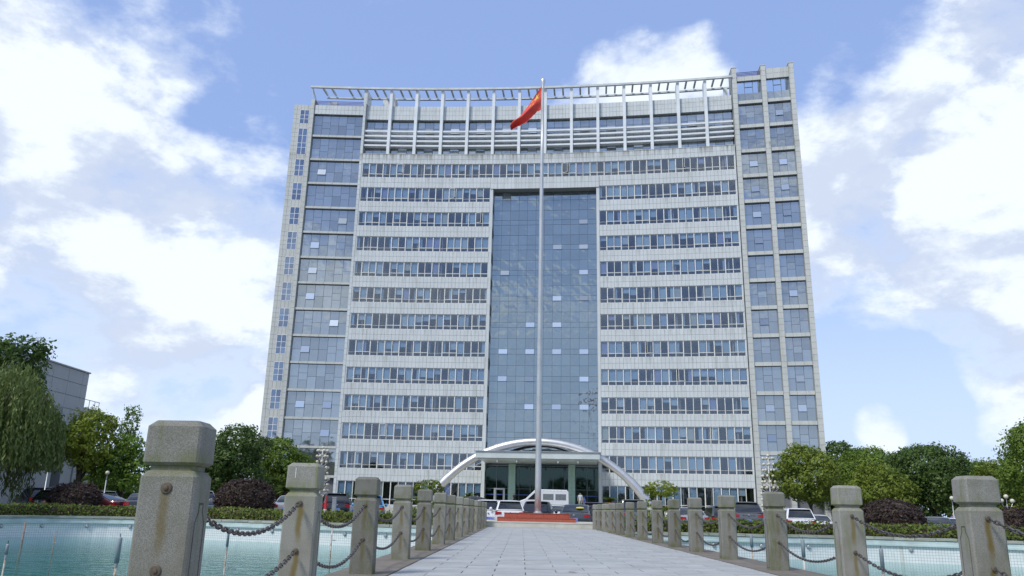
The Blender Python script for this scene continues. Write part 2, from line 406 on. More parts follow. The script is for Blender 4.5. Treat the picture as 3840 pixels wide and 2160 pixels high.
def mat_pool():
    m, nt, out = new_mat('pool_wall_tiles')
    uv = nt.nodes.new('ShaderNodeUVMap').outputs[0]
    bt = nt.nodes.new('ShaderNodeTexBrick'); bt.offset = 0.0; bt.inputs['Scale'].default_value = 1.0
    bt.inputs['Brick Width'].default_value = 0.11; bt.inputs['Row Height'].default_value = 0.11; bt.inputs['Mortar Size'].default_value = 0.007
    bt.inputs['Color1'].default_value = (0.68, 0.70, 0.69, 1); bt.inputs['Color2'].default_value = (0.62, 0.65, 0.64, 1); bt.inputs['Mortar'].default_value = (0.34, 0.37, 0.37, 1)
    lk(nt, uv, bt.inputs['Vector'])
    v = coords(nt, True)
    c = mixc(nt, rng_(nt, noise(nt, v, 0.8, 4), 0.45, 0.75, 0, 0.35), bt.outputs['Color'], (0.46, 0.52, 0.50))
    c = mixc(nt, rng_(nt, noise(nt, v, 2.0, 5, 0.6, (1, 1, 0.1)), 0.60, 0.74, 0, 0.6), c, (0.32, 0.31, 0.24))
    bsdf(nt, out, c, 0.3, 0, 0.4); return m
MT['pool'] = mat_pool()
MT['pool_band'] = pmat('pale_blue_band', (0.46, 0.55, 0.54), 0.5, col2=(0.33, 0.40, 0.38), scale=1.4, world=True)
MT['pool_floor'] = pmat('teal_pool_floor', (0.05, 0.33, 0.31), 0.6, col2=(0.035, 0.24, 0.235), scale=0.5, world=True)
def mat_water():
    m, nt, out = new_mat('pool_water'); v = coords(nt, True)
    n1 = noise(nt, v, 2.6, 4, 0.55, (0.55, 1.0, 1.0)); n2 = noise(nt, v, 9, 3, 0.5, (0.5, 1.0, 1.0))
    h = mth(nt, 'ADD', n1, mth(nt, 'MULTIPLY', n2, 0.35))
    bp = nt.nodes.new('ShaderNodeBump'); bp.inputs['Strength'].default_value = 0.35; bp.inputs['Distance'].default_value = 0.06; lk(nt, h, bp.inputs['Height'])
    tr = nt.nodes.new('ShaderNodeBsdfTransparent'); tr.inputs[0].default_value = (0.60, 0.93, 0.92, 1)
    df = nt.nodes.new('ShaderNodeBsdfDiffuse'); df.inputs[0].default_value = (0.04, 0.25, 0.24, 1)
    m0 = nt.nodes.new('ShaderNodeMixShader'); m0.inputs[0].default_value = 0.4; lk(nt, tr.outputs[0], m0.inputs[1]); lk(nt, df.outputs[0], m0.inputs[2])
    g = nt.nodes.new('ShaderNodeBsdfGlossy'); g.inputs['Roughness'].default_value = 0.05; g.inputs[0].default_value = (0.92, 0.97, 0.97, 1); lk(nt, bp.outputs[0], g.inputs['Normal'])
    fr = nt.nodes.new('ShaderNodeFresnel'); fr.inputs['IOR'].default_value = 1.33; lk(nt, bp.outputs[0], fr.inputs['Normal'])
    mx = nt.nodes.new('ShaderNodeMixShader'); lk(nt, fr.outputs[0], mx.inputs[0]); lk(nt, m0.outputs[0], mx.inputs[1]); lk(nt, g.outputs[0], mx.inputs[2])
    lk(nt, mx.outputs[0], out.inputs[0]); return m
MT['water'] = mat_water()
def mat_leaf(name, c1, c2, trans=0.35):
    m, nt, out = new_mat(name)
    g = nt.nodes.new('ShaderNodeNewGeometry')
    v = g.outputs['Position']
    f = mth(nt, 'ADD', mth(nt, 'MULTIPLY', g.outputs['Random Per Island'], 0.65), mth(nt, 'MULTIPLY', rng_(nt, noise(nt, v, 0.7, 2), 0.3, 0.7), 0.35))
    c = mixc(nt, f, c1, c2)
    b = nt.nodes.new('ShaderNodeBsdfPrincipled'); lk(nt, c, b.inputs['Base Color']); b.inputs['Roughness'].default_value = 0.5; b.inputs['Specular IOR Level'].default_value = 0.25
    t = nt.nodes.new('ShaderNodeBsdfTranslucent'); lk(nt, c, t.inputs[0])
    mx = nt.nodes.new('ShaderNodeMixShader'); mx.inputs[0].default_value = trans
    lk(nt, b.outputs[0], mx.inputs[1]); lk(nt, t.outputs[0], mx.inputs[2]); lk(nt, mx.outputs[0], out.inputs[0]); return m
MT['leaf_mid'] = mat_leaf('mid_green_leaves', (0.07, 0.13, 0.018), (0.20, 0.29, 0.045))
MT['leaf_dark'] = mat_leaf('dark_green_leaves', (0.042, 0.085, 0.022), (0.13, 0.20, 0.045))
MT['leaf_yellow'] = mat_leaf('yellow_green_leaves', (0.12, 0.18, 0.018), (0.33, 0.38, 0.05))
MT['leaf_bright'] = mat_leaf('fresh_green_leaves', (0.08, 0.155, 0.02), (0.22, 0.33, 0.05))
MT['leaf_willow'] = mat_leaf('grey_green_willow_leaves', (0.08, 0.12, 0.03), (0.21, 0.26, 0.08))
MT['leaf_olive'] = mat_leaf('olive_green_leaves', (0.085, 0.135, 0.017), (0.24, 0.295, 0.045))
MT['leaf_hedge'] = mat_leaf('hedge_leaves', (0.05, 0.085, 0.012), (0.20, 0.25, 0.045))
MT['leaf_purple'] = mat_leaf('purple_shrub_leaves', (0.032, 0.022, 0.018), (0.125, 0.085, 0.072))
MT['leaf_palm'] = mat_leaf('palm_fronds', (0.05, 0.09, 0.015), (0.13, 0.18, 0.03))
MT['bark'] = pmat('tree_bark', (0.075, 0.058, 0.042), 0.9, scale=5, bmp=0.4, bscale=14)
MT['wall_grey'] = mat_tile('grey_stone_panel', (0.43, 0.45, 0.45))
MT['globe'] = pmat('cream_lamp_globe', (0.66, 0.63, 0.49), 0.3)
MT['white_paint'] = pmat('white_enamel', (0.72, 0.72, 0.70), 0.4)
MT['cone_red'] = pmat('red_cone_plastic', (0.55, 0.035, 0.04), 0.5)
MT['flag_red'] = pmat('red_flag_cloth', (0.74, 0.075, 0.045), 0.75, col2=(0.62, 0.05, 0.035), scale=3)
MT['flag_gold'] = pmat('gold_star_cloth', (0.78, 0.55, 0.10), 0.75)
MT['pvc'] = pmat('grey_fountain_tube', (0.28, 0.31, 0.33), 0.5)
MT['pipe_white'] = pmat('scaled_white_pipe', (0.52, 0.52, 0.48), 0.7, col2=(0.25, 0.16, 0.09), scale=9, amt=0.35)
MT['pipe_rust'] = pmat('rusty_pipe', (0.16, 0.10, 0.06), 0.8, col2=(0.28, 0.24, 0.2), scale=8)
# vehicles
def paint(name, col, metal=0.0): return pmat(name, col, 0.28, metal, col2=tuple(x*0.92 for x in col), scale=3, coat=0.8)
MT['p_white'] = paint('white_car_paint', (0.75, 0.76, 0.76)); MT['p_black'] = paint('black_car_paint', (0.012, 0.013, 0.016))
MT['p_navy'] = paint('navy_car_paint', (0.02, 0.025, 0.05)); MT['p_maroon'] = paint('maroon_car_paint', (0.10, 0.012, 0.02))
MT['p_silver'] = paint('silver_car_paint', (0.42, 0.43, 0.44), 0.5); MT['p_grey'] = paint('grey_car_paint', (0.13, 0.135, 0.14), 0.4)
MT['p_blue'] = paint('light_blue_car_paint', (0.10, 0.34, 0.60)); MT['p_slate'] = paint('slate_car_paint', (0.055, 0.065, 0.07), 0.4)
MT['p_red'] = paint('red_car_paint', (0.35, 0.02, 0.02)); MT['p_purple'] = paint('plum_car_paint', (0.05, 0.02, 0.06))
MT['car_glass'] = pmat('dark_car_glass', (0.018, 0.022, 0.026), 0.04, 0.0, spec=0.9)
MT['van_glass'] = pmat('grey_van_glass', (0.20, 0.23, 0.24), 0.08, spec=0.8)
MT['tail'] = pmat('red_tail_lens', (0.42, 0.012, 0.02), 0.12, spec=0.7); MT['lens'] = pmat('clear_lamp_lens', (0.65, 0.66, 0.68), 0.08)
MT['chrome'] = pmat('chrome_trim', (0.7, 0.7, 0.72), 0.12, 1.0); MT['plate'] = pmat('blue_number_plate', (0.06, 0.11, 0.50), 0.4, col2=(0.25, 0.32, 0.65), scale=30, amt=0.25)
MT['tyre'] = pmat('black_tyre', (0.02, 0.02, 0.02), 0.85); MT['rim'] = pmat('alloy_rim', (0.45, 0.46, 0.47), 0.3, 0.9)
MT['trim'] = pmat('black_plastic_trim', (0.025, 0.025, 0.027), 0.6)
MT['green_stripe'] = pmat('green_stripe_paint', (0.08, 0.25, 0.14), 0.4)
MT['yellow'] = pmat('yellow_cloth', (0.62, 0.58, 0.08), 0.8)
MT['skin'] = pmat('skin', (0.42, 0.26, 0.19), 0.6); MT['hair'] = pmat('black_hair', (0.015, 0.012, 0.01), 0.6)
MT['shirt_pale'] = pmat('pale_shirt', (0.55, 0.60, 0.60), 0.8); MT['shirt_dark'] = pmat('dark_shirt', (0.045, 0.02, 0.02), 0.8)
MT['shirt_blue'] = pmat('blue_shirt', (0.06, 0.16, 0.42), 0.8); MT['trouser'] = pmat('beige_trousers', (0.42, 0.39, 0.32), 0.8); MT['trouser_dark'] = pmat('dark_trousers', (0.04, 0.045, 0.06), 0.8)
MT['blue_tape'] = pmat('blue_safety_tape', (0.05, 0.09, 0.35), 0.6)
MT['leaf_dead'] = pmat('dry_red_leaf', (0.34, 0.13, 0.08), 0.8)

GZ = -0.30      # car park level
#SPLIT
# ------------------------------------------------------------------ pools, ground, path
def spline(pts, n=10):
    out = []
    P = [Vector((p[0], p[1], 0)) for p in pts]
    for i in range(len(P)-1):
        p0, p1, p2, p3 = P[max(i-1, 0)], P[i], P[i+1], P[min(i+2, len(P)-1)]
        for k in range(n):
            t = k/n
            q = 0.5*((2*p1) + (-p0+p2)*t + (2*p0-5*p1+4*p2-p3)*t*t + (-p0+3*p1-3*p2+p3)*t**3)
            out.append((q.x, q.y))
    out.append((P[-1].x, P[-1].y)); return out
RIM_L = spline([(-2.15, 36.4), (-4.2, 37.0), (-8, 38.0), (-14, 40.3), (-19.5, 41.6), (-23.0, 40.2), (-24.6, 36), (-25.4, 28), (-26.2, 16), (-26.5, 4), (-26.5, -6)], 6)
RIM_R = spline([(3.95, 34.9), (7.6, 34.7), (13.4, 35.2), (17, 34.2), (19.8, 33.0), (22.6, 30.5), (24.2, 26), (25.2, 18), (25.8, 8), (26, -6)], 6)
PATH_X0, PATH_X1 = -2.0, 3.8
pool_left = RIM_L + [(PATH_X0-0.02, -6)]
pool_right = RIM_R + [(PATH_X1+0.02, -6)]
RZ = -0.03
def ground_sheet():
    outer = [(-700, -300), (700, -300), (700, 1500), (-700, 1500)]
    def ring(rim, k, side):            # bank edge a little outside the rim
        return rim
    polys = [[Vector((x, y, 0)) for x, y in outer], [Vector((x, y, 0)) for x, y in pool_left], [Vector((x, y, 0)) for x, y in pool_right]]
    vs_ = [(v.x, v.y, GZ) for p in polys for v in p]
    tris = tessellate_polygon(polys)
    me = bpy.data.meshes.new('ground'); me.from_pydata(vs_, [], [tuple(t) for t in tris])
    import bmesh
    bm = bmesh.new(); bm.from_mesh(me); bmesh.ops.recalc_face_normals(bm, faces=bm.faces)
    if sum(f.normal.z for f in bm.faces) < 0: bmesh.ops.reverse_faces(bm, faces=bm.faces)
    bm.to_mesh(me); bm.free()
    o = obj('ground', me, MT['asphalt']); tag(o, kind='structure'); return o
ground_sheet()

WATER_Z = -1.02
def strip_mesh(name, line, prof, mat, uv=False, close=False):
    """sweep a (offset, z) profile along a plan line; offset to the left of travel"""
    n = len(line); vs_ = []; L = 0; Ls = []
    for i in range(n):
        a = Vector(line[max(i-1, 0)]); b = Vector(line[min(i+1, n-1)]); t = (b-a).normalized(); nrm = Vector((-t.y, t.x))
        if i: L += (Vector(line[i])-Vector(line[i-1])).length
        Ls.append(L)
        for (o_, z) in prof: vs_.append((line[i][0]+nrm.x*o_, line[i][1]+nrm.y*o_, z))
    k = len(prof); fs = []
    for i in range(n-1):
        for j in range(k-1): fs.append((i*k+j, (i+1)*k+j, (i+1)*k+j+1, i*k+j+1))
    me = bpy.data.meshes.new(name); me.from_pydata(vs_, [], fs)
    if uv:
        ul = me.uv_layers.new(name='UVMap'); cum = [0]
        for j in range(1, k): cum.append(cum[-1] + math.hypot(prof[j][0]-prof[j-1][0], prof[j][1]-prof[j-1][1]))
        for li, l in enumerate(me.loops): ul.data[li].uv = (Ls[l.vertex_index//k], cum[l.vertex_index % k])
    me.materials.append(mat); return me
def resample(line, step):
    out = [line[0]]; acc = 0
    for i in range(1, len(line)):
        a = Vector(out[-1]) if False else Vector(line[i-1]); b = Vector(line[i]); seg = (b-a).length; t = step-acc
        while t <= seg:
            q = a.lerp(b, t/seg); out.append((q.x, q.y)); t += step
        acc = seg-(t-step)
    return out
def pool(side, rim, poly):
    s = 1 if side == 'L' else -1            # inward offset sign
    wall = obj('pool_wall', strip_mesh('pool_wall', rim, [(s*0.06, RZ-0.34), (s*0.06, -1.75)], MT['pool'], True)); tag(wall, kind='structure')
    band = obj('ledge_band', strip_mesh('ledge_band', rim, [(s*0.02, RZ-0.11), (s*0.10, RZ-0.13), (s*0.10, RZ-0.27), (s*0.16, RZ-0.28), (s*0.16, RZ-0.345), (s*0.05, RZ-0.35)], MT['pool_band'])); band.parent = wall
    bank = obj('bank_wall', strip_mesh('bank_wall', rim, [(-s*0.62, GZ-0.05), (-s*0.62, RZ-0.06), (s*0.03, RZ-0.06), (s*0.03, RZ-0.2)], MT['soil'])); bank.parent = wall
    # coping stones, one by one
    pts = resample(rim, 0.78)
    unit = MB()
    hx, hy, hz, b = 0.5, 0.5, 0.5, 0.03
    unit.box((0, 0, 0), (1, 1, 1)); me = unit.mesh('coping_stone'); me.materials.append(MT['coping'])
    for i in range(len(pts)-1):
        a, c = Vector(pts[i]), Vector(pts[i+1]); t = (c-a); ln = t.length; t.normalize(); nrm = Vector((-t.y, t.x))*s
        mid = (a+c)/2 - nrm*0.10
        o = bpy.data.objects.new('coping_stone', me); COL.objects.link(o); o.parent = wall
        o.location = (mid.x, mid.y, RZ-0.055+rng.uniform(-.006, .006)); o.rotation_euler = (0, 0, math.atan2(t.y, t.x)+rng.uniform(-.006, .006)); o.scale = (ln-0.022, 0.46, 0.11)
    # underwater lamps under the ledge
    lampme = MB().lathe([(0.085, 0), (0.085, 0.05), (0.06, 0.075)], 10).mesh('pool_lamp'); lampme.materials.append(MT['steel_dull'])
    lp = resample(rim, 2.05)
    for i in range(1, len(lp)-1):
        a, c = Vector(lp[i-1]), Vector(lp[i+1]); t = (c-a).normalized(); nrm = Vector((-t.y, t.x))*s
        o = bpy.data.objects.new('pool_lamp', lampme); COL.objects.link(o); o.parent = wall
        q = Vector(lp[i]) + nrm*0.07
        o.location = (q.x, q.y, RZ-0.48); o.rotation_euler = (math.pi/2, 0, math.atan2(nrm.y, nrm.x)+math.pi/2)
    # floor and water sheets
    for nm, z, mt in (('pool_floor', -1.7, 'pool_floor'), ('water', WATER_Z, 'water')):
        tr = tessellate_polygon([[Vector((x, y, 0)) for x, y in poly]])
        me2 = bpy.data.meshes.new(nm); me2.from_pydata([(x, y, z) for x, y in poly], [], [tuple(t) for t in tr])
        up_ = me2.polygons[0].normal.z
        if up_ < 0: me2.flip_normals()
        o = obj(nm, me2, MT[mt]); tag(o, kind='structure')
pool('L', RIM_L, pool_left); pool('R', RIM_R, pool_right)

# path body with stone pavers laid in running bond
def build_path():
    mb = MB(); mb.box(((PATH_X0+PATH_X1)/2, 14.6, -0.92), (PATH_X1-PATH_X0-0.04, 41.2, 1.74)); base = mb.build('path', MT['paver_joint']); tag(base, kind='structure')
    X0, X1 = -1.40, 3.14
    W, Lr = 0.73, 0.45
    me = MB(); b = 0.006
    me.add([(-.5, -.5, 0), (.5, -.5, 0), (.5, .5, 0), (-.5, .5, 0), (-.496, -.494, 1), (.496, -.494, 1), (.496, .494, 1), (-.496, .494, 1)], [(4,5,6,7),(0,1,5,4),(1,2,6,5),(2,3,7,6),(3,0,4,7)])
    pm = me.mesh('paver'); pm.materials.append(MT['paver'])
    far = MB(); y = -5.9; row = 0; cnt = 0
    while y < 35.15:
        off = (row % 2)*W/2
        x = X0 - W + off + 0.0
        while x < X1:
            a, c = max(x, X0), min(x+W, X1)
            if c-a > 0.06:
                hz = rng.uniform(-.0015, .0015)
                yl = min(Lr, 35.18-y)
                if 4.5 < y < 15.5 and cnt < 300:
                    o = bpy.data.objects.new('paver', pm); COL.objects.link(o); o.parent = base; cnt += 1
                    o.location = ((a+c)/2, y+yl/2, -0.05+hz); o.scale = (c-a-0.009, yl-0.004, 0.05); o.rotation_euler = (rng.uniform(-.003, .003), rng.uniform(-.003, .003), 0)
                else:
                    cx, cy, w2, l2 = (a+c)/2, y+yl/2, (c-a-0.009)/2, (yl-0.004)/2
                    far.add([(cx-w2, cy-l2, -.05), (cx+w2, cy-l2, -.05), (cx+w2, cy+l2, -.05), (cx-w2, cy+l2, -.05), (cx-w2+.003, cy-l2+.003, hz), (cx+w2-.003, cy-l2+.003, hz), (cx+w2-.003, cy+l2-.003, hz), (cx-w2+.003, cy+l2-.003, hz)],
                            [(4,5,6,7),(0,1,5,4),(1,2,6,5),(2,3,7,6),(3,0,4,7)])
            x += W
        y += Lr; row += 1
    fo = far.build('distant_pavers', MT['paver'], base); tag(fo, kind='stuff')
    # kerb stones the posts stand on
    ks = MB().box((0, 0, 0), (1, 1, 1)).mesh('kerb_stone'); ks.materials.append(MT['kerb'])
    for x0, x1 in ((-2.03, -1.41), (3.15, 3.83)):
        yy = -5.9
        while yy < 35.1:
            o = bpy.data.objects.new('kerb_stone', ks); COL.objects.link(o); o.parent = base
            o.location = ((x0+x1)/2, yy+0.6, -0.055); o.scale = (x1-x0, 1.19, 0.12); yy += 1.2
    return base
build_path()
# terrace and its front step
mb = MB(); mb.box((0.85, 39.2, -0.04), (5.7, 7.9, 0.50)); ter = mb.build('terrace', MT['step']); tag(ter, kind='structure')
for i in range(5):
    o = MB().box((-1.42+1.138*(i+0.5)-0.57+0.0, 35.22, 0.095), (1.13, 0.05, 0.19)).build('step_riser', MT['step'], ter)
for i in range(4):
    MB().box((-1.28+1.425*(i+0.5)-0.72, 35.36, 0.2145), (1.418, 0.36, 0.045)).build('step_tread', MT['step'], ter)
leafm = MB(); leafm.add([(-.05, -.03, 0), (0.02, -.04, .012), (.06, 0, .018), (.01, .035, .01), (-.045, .02, .004)], [(0,1,2,3,4)])
lf = leafm.build('fallen_leaf', MT['leaf_dead']); lf.location = (0.62, 9.9, 0.008); tag(lf, 'small dry reddish leaf lying on the grey pavers', 'leaf')

# ------------------------------------------------------------------ granite posts
def post_mesh():
    def ring(h, w, ch):
        return [(-w+ch, -w, h), (w-ch, -w, h), (w, -w+ch, h), (w, w-ch, h), (w-ch, w, h), (-w+ch, w, h), (-w, w-ch, h), (-w, -w+ch, h)]
    secs = [(0, .127, .012), (.76, .127, .012), (.786, .106, .012), (.788, .098, .01), (.808, .098, .01), (.811, .110, .012), (.824, .127, .012), (.985, .125, .012), (1.012, .098, .015)]
    v = []; f = []
    for h, w, c in secs: v += ring(h, w, c)
    for i in range(len(secs)-1):
        for k in range(8): f.append((i*8+k, i*8+(k+1) % 8, (i+1)*8+(k+1) % 8, (i+1)*8+k))
    f.append(tuple((len(secs)-1)*8+k for k in range(8)))
    m = MB(); m.add(v, f); return m
pmesh = post_mesh().mesh('post_shaft'); pmesh.materials.append(MT['granite'])
# carved panel outline on the flank that faces the path (a fine incised frame, built as a thin dark border)
def panel_mesh(sx):
    m = MB(); x = sx*0.1283
    pts = [(-.07, .03), (.07, .03), (.07, .56), (.03, .61), (.03, .645), (-.03, .645), (-.03, .61), (-.07, .56)]
    t = 0.004
    for i in range(len(pts)):
        a, b = pts[i], pts[(i+1) % len(pts)]; d = Vector((b[0]-a[0], b[1]-a[1])); n_ = Vector((-d.y, d.x)).normalized()*t
        q = [(x, a[0]-n_.x, a[1]-n_.y), (x, b[0]-n_.x, b[1]-n_.y), (x, b[0]+n_.x, b[1]+n_.y), (x, a[0]+n_.x, a[1]+n_.y)]
        m.add(q if sx > 0 else q[::-1], [(0, 1, 2, 3)])
    return m
MT['incision'] = pmat('dark_incised_line', (0.07, 0.065, 0.05), 0.9)
pan = {s: panel_mesh(s).mesh('carved_panel') for s in (-1, 1)}
for s in pan: pan[s].materials.append(MT['incision'])
eye = MB().lathe([(0.016, 0), (0.020, 0.006), (0.020, 0.014), (0.012, 0.02)], 10).mesh('chain_eye'); eye.materials.append(MT['iron_cap'])
cap = MB().lathe([(0.026, 0), (0.026, 0.006), (0.022, 0.010), (0.012, 0.011), (0.010, 0.018), (0.003, 0.02)], 16).mesh('bolt_cap'); cap.materials.append(MT['iron_cap'])
ORD = ['first', 'second', 'third', 'fourth', 'fifth', 'sixth', 'seventh', 'eighth', 'ninth', 'tenth', 'eleventh', 'twelfth', 'thirteenth', 'fourteenth', 'fifteenth']
LY = [3.95, 6.36, 8.98, 11.69, 14.23, 16.80, 19.1, 21.5, 23.75, 26.0, 28.3, 30.6, 32.9, 35.25-0.35]
RY = [6.15, 8.5, 11.2, 13.68, 16.02, 18.1, 20.2, 22.5, 24.8, 27.0, 29.2, 31.2, 33.1, 34.75]
posts = {'L': [], 'R': []}
look_L = ['tallest-looking weathered granite post with rust-streaked bolt caps, nearest on the left', 'granite post with a white drip on its cap']
def make_post(side, i, x, y, tint):
    e = empty('granite_post', (x, y, 0.002)); e.rotation_euler = (rng.uniform(-.006, .006), rng.uniform(-.007, .007), rng.uniform(-.02, .02))
    s = obj('post_shaft', pmesh, None, e)
    pn = obj('carved_panel', pan[1 if side == 'L' else -1], None, s)
    for z in (0.71, 0.36):
        o = obj('bolt_cap' if (side == 'L' and i == 0) else 'chain_eye', cap if (side == 'L' and i == 0) else eye, None, e)
        o.rotation_euler = (math.pi/2, 0, 0); o.location = (0.0, -0.1265, z)
    return e
for i, y in enumerate(LY):
    e = make_post('L', i, (-1.685 if i == 0 else -1.70) + 0.004*max(0, y-9), y, 0); e.scale = (1.07, .78, 1.065) if i == 0 else (1, .72, 1)
    side = 'left'
    lab = f'weathered granite post, {ORD[i]} from the camera in the left row'
    if i == 0: lab = 'large weathered granite post with two rust-streaked bolt caps, nearest the camera on the left'
    if i == 1: lab = 'granite post with a white drip mark on its cap, second in the left row'
    if i == len(LY)-1: lab = 'small distant granite post at the far end of the left row, beside the terrace step'
    tag(e, lab, 'post', 'granite posts along the left edge of the path'); posts['L'].append(e)
drip = MB().box((-.055, -.1282, .935), (.006, .003, .075)).build('drip_mark', MT['white_paint'], posts['L'][1])
for i, y in enumerate(RY):
    e = make_post('R', i, (3.40, 3.36)[i] if i < 2 else 3.33+0.115 - 0.0125*(y-11), y, 0); e.scale = (1, .8, 1)
    lab = f'weathered granite post, {ORD[i]} from the camera in the right row'
    if i == 0: lab = 'large mossy granite post nearest the camera on the right'
    if i == len(RY)-1: lab = 'small distant granite post at the far end of the right row, beside the terrace step'
    tag(e, lab, 'post', 'granite posts along the right edge of the path'); posts['R'].append(e)
hid = make_post('R', 1, 3.51, 4.0, 0); tag(hid, 'granite post beyond the right frame edge holding the nearest right chains', 'post', 'granite posts along the right edge of the path')

# ------------------------------------------------------------------ chains
def link_mesh():
    m = MB(); pts = []
    for k in range(4): a = math.pi/2*0 + math.pi*k/3; pts.append((0.019+0.0125*math.sin(a), 0.0125*math.cos(a)))
    for k in range(4): a = math.pi + math.pi*k/3; pts.append((-0.019+0.0125*math.sin(a), 0.0125*math.cos(a)))
    n = len(pts); r = 0.0058; vs_ = []; fs = []
    for i, (x, y) in enumerate(pts):
        a = Vector(pts[i-1]); b = Vector(pts[(i+1) % n]); t = (b-a).normalized(); nr = Vector((t.y, -t.x))
        for k in range(4):
            th = math.pi/2*k + math.pi/4; vs_.append((x+nr.x*r*math.cos(th), y+nr.y*r*math.cos(th), r*math.sin(th)))
    for i in range(n):
        for k in range(4): fs.append((i*4+k, ((i+1) % n)*4+k, ((i+1) % n)*4+(k+1) % 4, i*4+(k+1) % 4))
    m.add(vs_, fs); return m
LINK = link_mesh(); link_me = LINK.mesh('link'); link_me.materials.append(MT['chain'])
link_me.polygons.foreach_set('use_smooth', [True]*len(link_me.polygons))
lv = np.array(LINK.v)
def make_chain(a, b, z, sag, single, label, group):
    A = Vector((a.location.x, a.location.y+0.13, z)); B = Vector((b.location.x, b.location.y-0.145, z))
    n = int((B-A).length*1.045/0.0505); pts = []
    us = [(i+0.5)/n for i in range(n)]
    root = empty('chain', (A.x, A.y, A.z-sag)); tag(root, label, 'chain', group)
    joined = MB()
    for i, t in enumerate(us):
        skew = 0.0
        p = A.lerp(B, t); p.z -= sag*4*t*(1-t)
        d = (B-A); d = Vector((d.x, d.y, -sag*4*(1-2*t))).normalized()
        xa = d; za = Vector((0, 0, 1)); ya = za.cross(xa).normalized(); za = xa.cross(ya)
        tw = (0.78 if i % 2 else -0.78) + rng.uniform(-.12, .12)
        R = Matrix((xa, ya, za)).transposed() @ Matrix.Rotation(tw, 3, 'X')
        if single:
            o = bpy.data.objects.new('link', link_me); COL.objects.link(o)
            o.parent = root; o.matrix_local = Matrix.Translation(p-root.location) @ R.to_4x4()
        else:
            Rn = np.array(R); vv = lv @ Rn.T + np.array(p-root.location)
            joined.add([tuple(q) for q in vv], LINK.f)
    if not single:
        o = joined.build('links', MT['chain'], root, True); tag(o, kind='stuff')
for sd, word in (('L', 'left'), ('R', 'right')):
    ps = posts[sd]
    for i in range(len(ps)-1):
        for z, lv_ in ((0.705, 'upper'), (0.355, 'lower')):
            make_chain(ps[i], ps[i+1], z, 0.17+rng.uniform(-.02, .03), i < 3, f'{lv_} sagging grey chain between the {ORD[i]} and {ORD[i+1]} granite posts on the {word}', f'chains on the {word} side of the path')
for z, lv_ in ((0.705, 'upper'), (0.355, 'lower')):
    make_chain(hid, posts['R'][0], z, 0.16, True, f'{lv_} grey chain running from the nearest right post out of frame', 'chains on the right side of the path')

# ------------------------------------------------------------------ flag podium, pole, flag
pod = empty('flag_podium', (0.75, 39.8, 0.21)); tag(pod, 'two-tier polished red granite podium under the flagpole', 'podium')
def slabbed(x0, x1, y0, y1, z0, z1, n):
    for i in range(n):
        a, b = x0+(x1-x0)*i/n, x0+(x1-x0)*(i+1)/n
        o = MB().box(((a+b)/2, (y0+y1)/2, (z0+z1)/2-0.012), (b-a-0.006, y1-y0, z1-z0-0.024)).build('granite_slab', MT['red_granite']); wparent(o, pod)
    o = MB().box(((x0+x1)/2, (y0+y1)/2, z1-0.012), (x1-x0+.05, y1-y0+.05, 0.024)).build('coping_slab', MT['red_granite']); wparent(o, pod)
slabbed(-1.13, 2.56, 38.5, 41.2, 0.212, 0.40, 6); slabbed(-0.81, 2.3, 39.0, 40.8, 0.402, 0.60, 5)
PX, PY = 0.80, 39.9
pole = empty('flagpole', (PX, PY, 0.602)); tag(pole, 'tall tapering steel flagpole rising from the red podium', 'flagpole')
MT['pole'] = pmat('satin_pole_steel', (0.50, 0.51, 0.51), 0.38, 0.45, col2=(0.43, 0.44, 0.44), scale=1.5, world=True)
MB().lathe([(0.155, 0.03), (0.152, 1.2), (0.135, 6), (0.11, 13), (0.085, 19), (0.068, 23.0)], 20).build('shaft', MT['pole'], pole, True)
MB().lathe([(0.22, 0), (0.22, 0.03), (0.17, 0.032), (0.165, 0.09)], 20).build('base_collar', MT['steel'], pole)
smooth_angle(MB().lathe([(0.05, 23.0), (0.075, 23.05), (0.075, 23.12), (0.10, 23.35), (0.135, 23.52), (0.135, 23.60), (0.10, 23.68), (0.02, 23.72)], 16).build('finial', MT['steel'], pole))
MB().tube([(-.10, -.03, 1.5), (-.10, -.02, 12), (-.085, 0, 22.9)], 0.012, 5).build('halyard', MT['white_paint'], pole)

